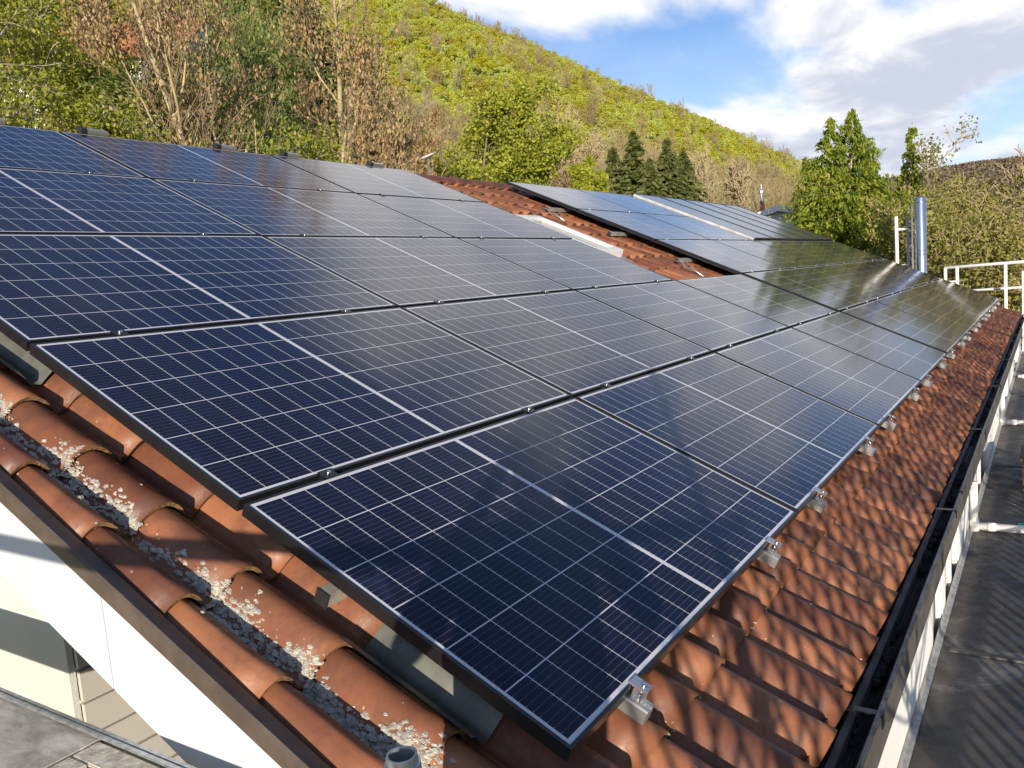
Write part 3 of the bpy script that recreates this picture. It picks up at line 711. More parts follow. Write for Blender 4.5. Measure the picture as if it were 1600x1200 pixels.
for z in (.70,):
    mb = MB(); mb.tube([(-2.02, -1.9, z), (-2.02, 3.6, z)], .0242, 14); mb.build('guard_rail', M_GALV, sc, smooth=True, M=so_)

def person():
    root = empty('person', (-1.62, -.84, -.76), 'person in a dark jacket standing on the scaffold holding up a phone', 'person')
    J = {'pel': (0, 0, .90), 'bel': (.01, 0, 1.05), 'chest': (.02, 0, 1.27), 'nk': (.03, 0, 1.44), 'hd0': (.045, 0, 1.53), 'hd1': (.05, 0, 1.63), 'hd2': (.045, 0, 1.72),
         'shL': (.02, .17, 1.38), 'elL': (.06, .33, 1.16), 'wrL': (.20, .10, 1.55), 'shR': (.02, -.17, 1.38), 'elR': (.06, -.33, 1.16), 'wrR': (.20, -.06, 1.55),
         'hpL': (0, .09, .87), 'knL': (.03, .11, .48), 'anL': (0, .12, .08), 'toL': (.17, .13, .03), 'hpR': (0, -.09, .87), 'knR': (.03, -.11, .48), 'anR': (0, -.12, .08), 'toR': (.17, -.13, .03)}
    Rr = {'pel': .19, 'bel': .18, 'chest': .20, 'nk': .06, 'hd0': .075, 'hd1': .088, 'hd2': .065, 'shL': .065, 'shR': .065, 'elL': .042, 'elR': .042, 'wrL': .028, 'wrR': .028, 'hpL': .09, 'hpR': .09, 'knL': .06, 'knR': .06, 'anL': .042, 'anR': .042, 'toL': .035, 'toR': .035}
    ED = [('pel', 'bel'), ('bel', 'chest'), ('chest', 'nk'), ('nk', 'hd0'), ('hd0', 'hd1'), ('hd1', 'hd2'), ('chest', 'shL'), ('shL', 'elL'), ('elL', 'wrL'), ('chest', 'shR'), ('shR', 'elR'), ('elR', 'wrR'),
          ('pel', 'hpL'), ('hpL', 'knL'), ('knL', 'anL'), ('anL', 'toL'), ('pel', 'hpR'), ('hpR', 'knR'), ('knR', 'anR'), ('anR', 'toR')]
    for s_, sg in (('L', -1), ('R', 1)):
        w0 = Vector(J['wr' + s_]); pal = w0 + Vector((.035, sg * .02, .055)); J['pm' + s_] = tuple(pal); Rr['pm' + s_] = .026; ED.append(('wr' + s_, 'pm' + s_))
        for f_ in range(5):
            a_ = pal + Vector((.012 + .012 * f_, sg * .012, .012 - .016 * f_)) if f_ < 4 else pal + Vector((-.012, sg * .018, .0))
            b_ = a_ + Vector((.018, sg * .022, .006)); c_ = b_ + Vector((-.004, sg * .020, .004))
            for nm, q, rd in (('a', a_, .009), ('b', b_, .0085), ('c', c_, .0075)): J[nm + s_ + str(f_)] = tuple(q); Rr[nm + s_ + str(f_)] = rd
            ED += [('pm' + s_, 'a%s%d' % (s_, f_)), ('a%s%d' % (s_, f_), 'b%s%d' % (s_, f_)), ('b%s%d' % (s_, f_), 'c%s%d' % (s_, f_))]
    ks = list(J); rot = Matrix.Rotation(R(33), 3, 'Z')
    me = bpy.data.meshes.new('body'); me.from_pydata([rot @ Vector(J[k]) for k in ks], [(ks.index(a), ks.index(b_)) for a, b_ in ED], []); me.update()
    o = bpy.data.objects.new('body', me); COL.objects.link(o); o.parent = root
    md = o.modifiers.new('skin', 'SKIN'); md.use_smooth_shade = True
    sv = me.skin_vertices[0].data
    for i, k in enumerate(ks): sv[i].radius = (Rr[k], Rr[k]); sv[i].use_root = (k == 'pel')
    o.modifiers.new('sub', 'SUBSURF').levels = 1
    me.materials.append(simple('dark_clothing', (.03, .035, .05), .9))
    mb = MB()
    bm = bmesh.new(); bmesh.ops.create_uvsphere(bm, u_segments=16, v_segments=10, radius=1)
    vs = []
    hc = rot @ Vector((.035, 0, 1.665))
    for v in bm.verts: vs.append(hc + Vector((v.co.x * .098, v.co.y * .098, v.co.z * .105)))
    mb.add(vs, [[v.index for v in f.verts] for f in bm.faces]); bm.free(); mb.build('hair', simple('brown_hair', (.05, .03, .02), .8), root, smooth=True)
person()

# ------------------------------------------------------------------ beyond the far gable: flue, ladder, railing
fl = empty('flue_pipe', (17.15, 1.385, -4), 'tall polished stainless steel flue pipe standing beyond the far roof end', 'flue pipe')
mb = MB(); mb.lathe([(.0, 6.06), (.104, 6.06), (.112, 6.045), (.112, 0)], (0, 0, 0), 40); mb.build('pipe', M_STEEL, fl, smooth=True)
for z in (4.92, 5.0, 5.95):
    mb = MB(); mb.lathe([(.113, z), (.119, z + .005), (.119, z + .014), (.113, z + .02)], (0, 0, 0), 40); mb.build('clamp_band', M_STEEL, fl, smooth=True)
mb = MB(); mb.tube([(-.02, .15, 0), (-.02, .15, 5.95)], .016, 10); mb.build('side_conduit', M_GALV, fl, smooth=True)
mb = MB(); mb.lathe([(.10, 6.03), (.10, 6.062), (.02, 6.075), (0, 6.075)], (0, 0, 0), 24); mb.build('cowl', M_STEEL, fl, smooth=True)
ld = empty('ladder_top', (17.1, 1.82, -4), 'top of a white ladder sticking up beside the flue pipe', 'ladder')
mb = MB(); mb.tube([(0, 0, 0), (0, 0, 5.73)], .034, 12); mb.build('stile', M_RAILW, ld, smooth=True)
mb = MB(); mb.tube([(.35, -.16, 0), (.35, -.16, 5.70)], .026, 12); mb.build('stile', M_GALV, ld, smooth=True)
for z in (4.75, 5.47):
    mb = MB(); mb.tube([(0, 0, z), (.35, -.16, z)], .024 if z > 5.4 else .008, 10); mb.build('rung', M_RAILW, ld, smooth=True)
rl = empty('terrace_railing', (17.6, .4, -1.06), 'white tubular railing beyond the far end of the roof', 'railing')
ro = Matrix.Translation((-17.6, -.4, 1.06))
RX = 17.6
mb = MB(); mb.tube([(RX, 1.02, .62), (RX, -.9, .635), (RX, -3.5, .65)], .033, 12); mb.build('top_rail', M_RAILW, rl, smooth=True, M=ro)
mb = MB(); mb.tube([(RX, 1.02, .13), (RX, -.9, .14), (RX, -3.5, .15)], .026, 12); mb.build('lower_rail', M_RAILW, rl, smooth=True, M=ro)
for y in (1.0, .79, -.05, -1.4, -3.0):
    mb = MB(); mb.tube([(RX, y, -1.06), (RX, y, .62)], .032, 12); mb.build('post', M_RAILW, rl, smooth=True, M=ro)
mb = MB(); mb.tube([(RX - .4, .98, .34), (RX + .3, .72, .33)], .02, 10); mb.build('side_tube', M_RAILW, rl, smooth=True, M=ro)
pl = empty('corner_post', (16.75, -.385, -1.06), 'white square post standing at the far end of the gutter', 'post')
mb = MB(); mb.box((-.04, -.04, 0), (.04, .04, 1.52), bev=.005); mb.build('shaft', M_RAILW, pl); mb = MB(); mb.box((-.045, -.045, 1.522), (.045, .045, 1.54), bev=.004); mb.build('cap', M_GALV, pl)

# ------------------------------------------------------------------ houses in the background
def bhouse(x, y, w_, d_, h_, rh, rot, wall, roofm, label, name='house', base=None, wn=3, storeys=2, chim=False):
    z = float(HT(x, y)) if base is None else base
    root = empty(name, (x, y, z), label, 'house'); root.rotation_euler = (0, 0, R(rot))
    mb = MB(); a, b_ = w_ / 2, d_ / 2
    mb.add([(-a, -b_, -3), (a, -b_, -3), (a, b_, -3), (-a, b_, -3), (-a, -b_, h_), (a, -b_, h_), (a, b_, h_), (-a, b_, h_), (-a, 0, h_ + rh), (a, 0, h_ + rh)],
           [(0, 1, 5, 4), (2, 3, 7, 6), (1, 2, 6, 9, 5), (3, 0, 4, 8, 7)]); mb.build('wall', wall, root)
    mb = MB(); ov = .4; k = rh / b_; e = .18
    for s_ in (-1, 1):
        y0 = s_ * (b_ + ov); z0 = h_ - k * ov
        vs = [(-a - ov, y0, z0 + .02), (a + ov, y0, z0 + .02), (a + ov, 0, h_ + rh + .02), (-a - ov, 0, h_ + rh + .02)]; vs += [(v[0], v[1], v[2] + e) for v in vs]
        mb.add(vs, [(0, 1, 2, 3), (4, 5, 6, 7), (0, 1, 5, 4), (1, 2, 6, 5), (2, 3, 7, 6), (3, 0, 4, 7)])
    rf = mb.build('roof', roofm, root)
    if chim: mb = MB(); mb.box((a * .3, -.3, h_ + rh * .6), (a * .3 + .6, .3, h_ + rh + .9)); mb.build('chimney', M_BRICK, rf)
    for s_ in (-1, 1):
        for fl_ in range(storeys):
            for i in range(wn):
                xx = -a + w_ * (i + .5) / wn; zz = .9 + fl_ * 2.7
                if zz + 1.2 > h_: continue
                mb = MB(); mb.box((xx - .5, s_ * b_ - .03, zz), (xx + .5, s_ * b_ + .03, zz + 1.2)); wf = mb.build('window', M_WINFR, root)
                mb = MB(); mb.box((xx - .43, s_ * (b_ + .035) - .01, zz + .07), (xx + .43, s_ * (b_ + .035) + .01, zz + 1.13)); mb.build('pane', M_GLASSW, wf)
    for s_ in (-1, 1):
        for fl_ in range(storeys):
            zz = .9 + fl_ * 2.7
            for yy in (-b_ * .45, b_ * .45):
                if zz + 1.2 > h_ + rh * .3: continue
                mb = MB(); mb.box((s_ * a - .03, yy - .45, zz), (s_ * a + .03, yy + .45, zz + 1.2)); wf = mb.build('window', M_WINFR, root)
                mb = MB(); mb.box((s_ * (a + .035) - .01, yy - .38, zz + .07), (s_ * (a + .035) + .01, yy + .38, zz + 1.13)); mb.build('pane', M_GLASSW, wf)
def at(az, D): return CAM.x + D * math.cos(R(az)), CAM.y + D * math.sin(R(az))
x, y = at(56.4, 47); bhouse(x, y, 9, 8, 3.6, 2.6, 118, M_WHITE, M_ORANGE, 'white house with bright orange roof behind the trees at upper left', base=9.2)
x, y = at(49.5, 36); bhouse(x, y, 6, 5, 2.6, 1.6, 60, M_WHITE, M_ORANGE, 'small low house with orange roof behind the bare trunks', base=3.4)
TOWN = [(2.3, 42, 9, 8, 3.0, 2.2, 30, M_WHITE, M_RED, 'nearest white house below the railing with a small dark window', -4.4),
        (2.6, 150, 13, 10, 5.6, 4, 70, M_WHITE, M_RED, 'white house with red gable roof in the valley, tallest of the group', -6.6),
        (1.2, 175, 12, 10, 5.4, 4, 20, M_WHITE, M_RED, 'white valley house at the right edge of the view', -6.4),
        (4.0, 165, 12, 9, 5.2, 3.6, 100, M_WHITE, M_RED, 'white valley house left of the tallest one', -7),
        (5.1, 130, 11, 9, 4.2, 3.2, 45, M_CREAM, M_RED, 'cream valley house showing through the bush', -7),
        (1.9, 230, 14, 10, 6, 4, 10, M_CREAM, M_RED, 'cream house farthest down the valley', -6),
        (3.3, 95, 10, 8, 2.6, 2.6, 80, M_WHITE, M_RED, 'low white house with dull red roof behind the railing', -7.5)]
for az, D, w_, d_, h_, rh, rot, wm, rm, lb, bs in TOWN:
    x, y = at(az, D); bhouse(x, y, w_, d_, h_, rh, rot, wm, rm, lb, base=bs)
x, y = at(15.4, 30); bhouse(x, y, 3, 3, 2.2, .4, 20, M_WHITE, M_WINFR, 'small white roofed hut just behind the ridge beside the cypress', base=.05, storeys=1, wn=1)
x, y = at(16.1, 30.5)
ms = empty('chimney_stack', (x, y, 0), 'slim orange brick chimney with a white metal cowl beyond the ridge', 'chimney')
mb = MB(); mb.box((-.07, -.07, 0), (.07, .07, 3.15), bev=.01); mb.build('brick_shaft', M_BRICK, ms)
mb = MB(); mb.lathe([(.05, 3.15), (.05, 3.45), (.09, 3.47), (.09, 3.56), (.03, 3.62), (.02, 3.78), (0, 3.78)], (0, 0, 0), 12); mb.build('cowl', M_GALV, ms)
mb = MB(); mb.box((-.2, -.02, 3.12), (.2, .02, 3.2)); mb.build('cross_arm', M_BLACKP, ms)
x, y = at(38.1, 14.2)
ds = empty('satellite_dish', (x, y, 0), 'small white satellite dish just above the roof ridge', 'satellite dish')
mb = MB(); mb.lathe([(0, 0), (.09, .008), (.16, .03), (.2, .055), (.2, .062), (.15, .036), (.0, .008)], (0, 0, 0), 24)
mb.build('dish', M_RAILW, ds, smooth=True, M=Matrix.Translation((0, 0, 3.19)) @ Euler((R(-12), R(-14), 0)).to_matrix().to_4x4() @ Matrix.Scale(.72, 4))
mb = MB(); mb.tube([(0, 0, 0), (0, 0, 3.2)], .02, 8); mb.build('mast', M_GALV, ds, smooth=True)

# ------------------------------------------------------------------ vegetation
class Skel:
    def __init__(s, seed): s.r = np.random.default_rng(seed); s.ch = []; s.tips = []
    def grow(s, p, d, L, r, lev, maxlev, P):
        n = P['seg'][lev]; pts = [p.copy()]; rad = [r]; dirs = [d.copy()]; st = L / n
        end = r * P.get('taper', .3)
        for i in range(n):
            d = d + s.r.normal(0, P['wob'][lev], 3) + np.array([0, 0, P['up'][lev]]); d /= np.linalg.norm(d)
            p = p + d * st; pts.append(p.copy()); dirs.append(d.copy()); rad.append(r + (end - r) * (i + 1) / n)
        s.ch.append((np.array(pts), np.array(rad), lev))
        if lev == maxlev: s.tips.append((np.array(pts), np.array(dirs))); return
        nb = P['nb'][lev]
        for j in range(nb):
            f = P['st'][lev] + (1 - P['st'][lev]) * (j + s.r.random()) / nb; x = f * n; i = min(int(x), n - 1); q = pts[i] + (pts[i + 1] - pts[i]) * (x - i)
            dd = dirs[i + 1]; o = s.r.normal(0, 1, 3); o -= dd * o.dot(dd); o /= np.linalg.norm(o)
            an = R(P['ang'][lev]) * s.r.uniform(.75, 1.25); nd = dd * math.cos(an) + o * math.sin(an)
            s.grow(q, nd, L * P['lr'][lev] * s.r.uniform(.7, 1.2) * (1.15 - .5 * f), (rad[i]) * P['rr'][lev], lev + 1, maxlev, P)
def tubes(chains, kk=(8, 6, 4, 3, 3)):
    VS = []; FS = []; b0 = 0
    for pts, rad, lev in chains:
        k = kk[lev]; n = len(pts); d = np.gradient(pts, axis=0); d /= np.linalg.norm(d, axis=1, keepdims=True) + 1e-9
        ref = np.array([.13, .97, .2]); a = np.cross(d, ref); a /= np.linalg.norm(a, axis=1, keepdims=True) + 1e-9; b = np.cross(d, a)
        th = np.arange(k) * 2 * np.pi / k
        V = pts[:, None] + rad[:, None, None] * (a[:, None] * np.cos(th)[None, :, None] + b[:, None] * np.sin(th)[None, :, None])
        ix = np.arange(n * k).reshape(n, k) + b0; ix2 = np.roll(ix, -1, 1)
        FS.append(np.stack([ix[:-1], ix2[:-1], ix2[1:], ix[1:]], -1).reshape(-1, 4)); VS.append(V.reshape(-1, 3)); b0 += n * k
    return np.concatenate(VS), np.concatenate(FS)
def quads(C, size, rg, elong=1.5, axis=None, droop=None):
    n = len(C); size = np.broadcast_to(size, n)[:, None] * rg.uniform(.6, 1.3, (n, 1))
    a = rg.normal(0, 1, (n, 3)) if axis is None else axis + rg.normal(0, .35, (n, 3))
    if droop: a[:, 2] -= droop
    a /= np.linalg.norm(a, axis=1, keepdims=True); b = np.cross(a, rg.normal(0, 1, (n, 3))); b /= np.linalg.norm(b, axis=1, keepdims=True) + 1e-9
    a = a * size * elong * .5; b = b * size * .5
    V = np.stack([C - a, C + b, C + a, C - b], 1).reshape(-1, 3)
    return V, np.arange(4 * n).reshape(n, 4)
def leaves_on(sk, per, spread, rg):
    C = []; A = []
    for pts, dirs in sk.tips:
        n = len(pts) - 1; x = rg.random(per) * n; i = np.minimum(x.astype(int), n - 1); q = pts[i] + (pts[i + 1] - pts[i]) * (x - i)[:, None]
        C.append(q + rg.normal(0, spread, (per, 3))); A.append(dirs[i])
    return np.concatenate(C), np.concatenate(A)
PT_LEAFY = dict(seg=[9, 7, 5, 4], wob=[.07, .13, .18, .22], up=[.04, .07, .05, 0], nb=[15, 7, 5], st=[.22, .2, .15], ang=[52, 45, 45], lr=[.48, .5, .5], rr=[.42, .5, .5], taper=.25)
PT_BARE = dict(seg=[10, 8, 6, 4], wob=[.06, .10, .14, .18], up=[.05, .10, .08, .03], nb=[15, 8, 6], st=[.2, .15, .1], ang=[38, 36, 36], lr=[.5, .5, .5], rr=[.42, .5, .5], taper=.22)
PT_MULTI = dict(seg=[3, 10, 8, 5], wob=[.05, .06, .14, .2], up=[0, .08, .05, 0], nb=[6, 8, 6], st=[.0, .40, .15], ang=[14, 45, 45], lr=[7.5, .34, .45], rr=[.80, .34, .5], taper=.12)
def tree(az, D, top, label, kind, seed, z0=None, cat='tree', h=None, group='trees behind the house', name=None, leafscale=1.0):
    x, y = at(az, D); gz_ = float(HT(x, y)) if z0 is None else z0
    topz = CAM.z + top * D; H = h or (topz - gz_); z = topz - H if h else gz_
    if z > gz_ and not h: z = gz_ - .3; H = topz - z
    root = empty(name or 'tree', (x, y, z), label, cat, group); rg = np.random.default_rng(seed)
    sk_ = Skel(seed); o3 = np.zeros(3); up = np.array([0, 0, 1.0])
    def L3(): return 3
    if kind in ('spring', 'birch', 'olive', 'blossom', 'sparse'):
        P = dict(PT_LEAFY); P['lr'] = [.36 if kind == 'birch' else .46, .5, .5]; sk_.grow(o3, up + rg.normal(0, .04, 3), H * .93, H * .017, 0, 3, P)
        V, Fc = tubes([(p, np.maximum(r, D * .0004), l) for p, r, l in sk_.ch]); npmesh('trunk', V, Fc, {'birch': M_BIRCH, 'olive': M_BARKP, 'sparse': M_BARKP, 'spring': M_BARK, 'blossom': M_BARKD}[kind], root, True)
        C, A = leaves_on(sk_, {'spring': 40, 'birch': 46, 'olive': 17, 'sparse': 7, 'blossom': 7}[kind], H * .020, rg)
        sz = max(.045, D * .0028) * leafscale
        V, Fc = quads(C, sz, rg, 1.4); npmesh('crown', V, Fc, {'spring': L_SPRING, 'birch': L_BIRCH, 'olive': L_OLIVE, 'sparse': L_OLIVE, 'blossom': L_WHITE}[kind], root)
    elif kind in ('brown', 'bare', 'multi'):
        P = dict(PT_MULTI if kind == 'multi' else PT_BARE)
        if kind == 'multi': sk_.grow(o3, up, H * .095, H * .032, 0, 3, P)
        else:
            if kind == 'brown': P['lr'] = [.36, .5, .5]
            sk_.grow(o3, up + rg.normal(0, .05, 3), H * .95, H * .015, 0, 3, P)
        V, Fc = tubes([(p, np.maximum(r, D * .00042), l) for p, r, l in sk_.ch])
        mi_ = np.concatenate([np.full((len(p) - 1) * (8, 6, 4, 3, 3)[l], 0 if l < 2 else 1) for p, r, l in sk_.ch])
        npmesh('trunk', V, Fc, [M_BARKP, M_TWIG if kind != 'bare' else M_BARKP], root, True, mi=mi_)
        if kind != 'bare':
            tips = sk_.tips; 
            C, A = leaves_on(sk_, 13, H * .011, rg)
            keep = np.sin(C[:, 0] * 2.1 + seed) + np.sin(C[:, 2] * 1.7) + np.sin(C[:, 1] * 2.6) > -.7; C = C[keep]
            V, Fc = quads(C, D * .0024 * leafscale, rg, 2.2, axis=np.tile((0, 0, -1.0), (len(C), 1))); npmesh('crown', V, Fc, L_BROWN, root)
    elif kind == 'spruce':
        pts = np.array([[0, 0, H * i / 8] for i in range(9)]); V, Fc = tubes([(pts, np.linspace(H * .014, .01, 9), 0)]); npmesh('trunk', V, Fc, M_BARKD, root, True)
        C = []; A = []
        for k in range(int(H * 40)):
            z_ = H * (.06 + .93 * rg.random() ** .9); rr_ = (H - z_) * .46 * rg.uniform(.30, 1.25) + .12; th = rg.uniform(0, 2 * np.pi); n = 14
            s_ = rg.random(n) ** .7; d = np.array([math.cos(th), math.sin(th), 0]); pd = np.array([-d[1], d[0], 0])
            q = d[None] * (rr_ * s_)[:, None] + pd[None] * (rg.normal(0, .09, n) * rr_)[:, None]; q[:, 2] = z_ - .28 * rr_ * s_ + .12 * rr_ * s_ ** 3 - rg.random(n) * .10 * rr_
            C.append(q); A.append(np.tile(d + np.array([0, 0, -.5]), (n, 1)))
        V, Fc = quads(np.concatenate(C), max(.12, D * .0035), rg, 2.3, axis=np.concatenate(A)); npmesh('crown', V, Fc, L_SPRUCE, root)
    elif kind == 'pine':
        sk_.grow(o3, up + rg.normal(0, .05, 3), H * .9, H * .018, 0, 3, dict(PT_LEAFY)); V, Fc = tubes(sk_.ch); npmesh('trunk', V, Fc, M_BARKD, root, True)
        C, A = leaves_on(sk_, 40, H * .016, rg); V, Fc = quads(C, D * .0017, rg, 4.5, axis=A + np.array([0, 0, .5])); npmesh('crown', V, Fc, L_PINE, root)
    return root
def cypress(az, D, tops, label, seed, width, dark=False, base=-4.0):
    x, y = at(az, D); root = empty('cypress_tree', (x, y, base), label, 'tree', 'trees behind the house'); rg = np.random.default_rng(seed)
    side = np.array([-math.sin(R(az)), math.cos(R(az)), 0]); fw = np.array([math.cos(R(az)), math.sin(R(az)), 0])
    C = []; A = []; ch = []
    for (daz, tanel, wd) in tops:
        H = CAM.z + tanel * D - base; o_ = side * (math.tan(R(daz)) * D) + fw * rg.uniform(-.4, .4)
        zz_ = np.linspace(0, H, 12); bend = np.stack([o_[0] + .07 * np.sin(zz_ * 1.3 + seed), o_[1] + .07 * np.cos(zz_ * 1.1), zz_], 1)
        ch.append((bend, np.linspace(.10, .008, 12), 0))
        for k in range(int(H * 50 * wd / 1.2)):
            z_ = H * (1 - rg.random() ** .82 * .86); fr = (H - z_); rmax = wd * min(1, (fr / 3.0) ** .9) * rg.uniform(.30, 1.28) + .04
            th = rg.uniform(0, 2 * np.pi); d = np.array([math.cos(th), math.sin(th), 0]); pd = np.array([-d[1], d[0], 0]); n = 36
            c0 = np.array([np.interp(z_, zz_, bend[:, 0]), np.interp(z_, zz_, bend[:, 1]), z_])
            s_ = .35 + .65 * rg.random(n); dr = rg.uniform(.1, .7)
            q = c0 + d * (rmax * s_)[:, None] + pd * (rg.normal(0, .055, n) * s_)[:, None]; q[:, 2] += .35 * rmax * s_ - dr * rmax * s_ ** 2.2 - rg.random(n) ** 1.5 * .22 * s_
            C.append(q); A.append(np.tile(d * .5 + np.array([0, 0, -.7 if rg.random() < .7 else .4]), (n, 1)))
            if rg.random() < .12: ch.append((np.stack([c0, c0 + d * rmax * .5 + [0, 0, .15 * rmax], c0 + d * rmax * .9 + [0, 0, .1 * rmax]]), np.array([.012, .008, .004]), 3))
    V, Fc = tubes(ch); npmesh('trunk', V, Fc, M_BARKP, root, True)
    V, Fc = quads(np.concatenate(C), .045, rg, 3.4, axis=np.concatenate(A)); npmesh('crown', V, Fc, L_THUJA, root)
cypress(11.2, 23.5, [(.75, .157, 1.45), (-.55, .162, 1.6), (-1.2, .128, 1.2), (2.2, .118, .75), (1.3, .098, 1.0), (-1.6, .105, .95), (-2.6, .075, .8)], 'broad bright green cypress with drooping twin tips right of the hill', 21, 1.2)
cypress(7.3, 26, [(0, .139, .62), (.7, .075, .9), (-.7, .07, .8)], 'slender dark cypress with one feathery tip behind the flue pipe', 22, .6)
tree(4.6, 27, .066, 'gnarled olive green tree with twisted limbs right of the flue pipe', 'olive', 31, z0=-4.5, leafscale=.9)
tree(2.3, 24, .030, 'low olive bush tree at the right edge behind the railing', 'sparse', 32, z0=-4.5, leafscale=.9)
tree(6.6, 30, .055, 'tangled ochre tree directly behind the flue pipe', 'olive', 33, z0=-4.5)
tree(.6, 30, .085, 'thin pale bare tree with white limbs at the far right edge', 'bare', 34, z0=-4.5)
tree(3.4, 21, -.005, 'green bush below the railing', 'olive', 35, z0=-3.8, leafscale=.9)
tree(1.2, 21, -.01, 'brownish bush below the railing at the right edge', 'sparse', 36, z0=-3.6)
tree(9.0, 20.5, .03, 'dark olive shrub between the cypress and the ladder', 'olive', 37, z0=-3.8)
tree(5.4, 19.5, .02, 'ochre shrub at the foot of the flue pipe', 'olive', 38, z0=-3.8)
# left side, behind the ridge
tree(68.0, 17, .37, 'green birch filling the upper left corner', 'birch', 41, leafscale=.9)
tree(67.0, 21, .36, 'tall birch with pale leaning trunk near the upper left corner', 'birch', 42, leafscale=.9)
tree(67.0, 13, .30, 'low green birch at the left edge above the panels', 'birch', 49)
tree(57.6, 16, .205, 'bushy green birch in front of the orange roofed house', 'birch', 43)
tree(54.2, 18, .235, 'blue green pine in front of the bare trunks at left', 'pine', 44)
tree(57.0, 19, .205, 'small white blossoming shrub just above the ridge at left', 'blossom', 45, cat='shrub', h=2.6)
tree(51.3, 25, .36, 'slender tree with brown dead leaves right of the orange roofed house', 'brown', 46)
tree(50.0, 17, .36, 'forked pale trunked tree with brown leaves left of the multi stemmed one', 'brown', 47)
tree(46.6, 18.5, .36, 'multi stemmed pale trunked tree with hanging brown leaves', 'multi', 48)
tree(43.2, 22, .36, 'brown leaved tree right of the multi stemmed one', 'brown', 50)
tree(41.0, 19, .27, 'spreading brown leaved tree leaning over the ridge towards the hill', 'multi', 51)
tree(47.5, 40, .34, 'dark pine behind the multi stemmed brown tree', 'pine', 52)
tree(44.5, 34, .33, 'dark spruce behind the brown leaved trees', 'spruce', 53)
tree(51.0, 30, .27, 'dull green pine behind the forked tree', 'pine', 54)
tree(48.5, 15, .185, 'low tangle of brown twigs at the ridge under the forked tree', 'brown', 55, cat='shrub')
tree(44.4, 14, .17, 'low green shrub at the ridge right of the multi stemmed tree', 'birch', 56, cat='shrub')
tree(39.2, 24, .175, 'twiggy brown bush behind the satellite dish', 'brown', 57, cat='shrub')
tree(62.0, 34, .38, 'leafy green tree high behind the corner birch', 'spring', 58)
tree(56.6, 24, .262, 'slim green birch in front of the white wall of the orange roofed house', 'birch', 78, h=6)
tree(57.4, 27, .34, 'thin brown tree standing before the orange roof', 'brown', 79)
tree(58.0, 30, .235, 'young green tree below the orange roof', 'spring', 59)
tree(53.0, 62, .37, 'green tree uphill of the orange roofed house', 'birch', 60)
tree(58.5, 64, .38, 'large green tree uphill behind the orange roofed house at the left', 'birch', 73)
tree(49.0, 60, .36, 'brown tree uphill behind the forked one', 'brown', 74)
tree(45.0, 65, .36, 'pale bare tree uphill behind the multi stemmed one', 'bare', 75)
tree(36.8, 33, .205, 'bright yellow green tree right of the satellite dish', 'spring', 61)
tree(34.8, 36, .185, 'smaller bright green tree left of the narrow dark spruce', 'spring', 62)
tree(34.0, 58, .222, 'narrow dark spruce standing alone on the lower hill', 'spruce', 63)
tree(32.2, 66, .19, 'bare grey brown tree right of the narrow spruce', 'bare', 64)
tree(30.4, 70, .188, 'tall bare tree in the middle of the lower hill', 'bare', 65)
tree(28.6, 74, .180, 'bare tree left of the dark spruces', 'bare', 66)
tree(25.6, 82, .152, 'left one of the dark spruces on the lower hill', 'spruce', 67)
tree(24.2, 80, .168, 'tallest dark spruce of the trio on the lower hill', 'spruce', 68)
tree(22.0, 84, .155, 'right one of the dark spruces on the lower hill', 'spruce', 69)
tree(21.0, 88, .140, 'low wide spruce at the right end of the dark group', 'spruce', 76)
tree(23.2, 76, .135, 'short spruce in front between the taller dark ones', 'spruce', 77)
tree(27.0, 62, .118, 'low yellow green bush left of the spruces', 'spring', 70, cat='shrub')
tree(19.6, 110, .118, 'bare tree right of the dark spruces', 'bare', 71)
tree(17.6, 120, .105, 'pale bare tree near the brick chimney', 'bare', 72)

# bare tree whose twig shadows fall on the eaves (outside the frame, toward the sun)
def shade_tree(x, y, z, H, seed, label):
    root = empty('bare_tree', (x, y, z), label, 'tree', 'bare trees beside the extension'); g_ = np.random.default_rng(seed); ch = []
    zt = np.linspace(0, H, 8); tr_ = np.stack([.03 * np.sin(zt * 1.5 + seed), .03 * np.cos(zt * 1.2), zt], 1); ch.append((tr_, np.linspace(.07, .045, 8), 0)); top = tr_[-1]
    for k in range(12):
        th = g_.uniform(0, 2 * np.pi); an = R(8 + 58 * g_.random() ** .75); L = g_.uniform(.75, 1.25) * (1.15 - .35 * an)
        d = np.array([math.cos(th) * math.sin(an), math.sin(th) * math.sin(an), math.cos(an)]); p = top + np.array([math.cos(th), math.sin(th), 0]) * .04 - [0, 0, g_.uniform(0, .25)]; pts_ = [p.copy()]; n = 8; dirs_ = []
        for q in range(n):
            d = d + g_.normal(0, .10, 3) + np.array([0, 0, .035]); d /= np.linalg.norm(d); p = p + d * L / n; pts_.append(p.copy()); dirs_.append(d.copy())
        ch.append((np.array(pts_), np.linspace(.0095, .0045, n + 1), 1))
        for m_ in range(4):
            q = g_.integers(2, n); dd = dirs_[q] + g_.normal(0, .48, 3); dd /= np.linalg.norm(dd); p2 = pts_[q].copy(); t2 = [p2.copy()]; L2 = g_.uniform(.25, .55)
            for w_ in range(5): dd = dd + g_.normal(0, .16, 3); dd /= np.linalg.norm(dd); p2 = p2 + dd * L2 / 5; t2.append(p2.copy())
            ch.append((np.array(t2), np.linspace(.0055, .0038, 6), 2))
    V, Fc = tubes([(p, r, l) for p, r, l in ch if l == 0 or (p[:, 1] + y).max() < -1.10]); npmesh('trunk', V, Fc, M_BARK, root, True)
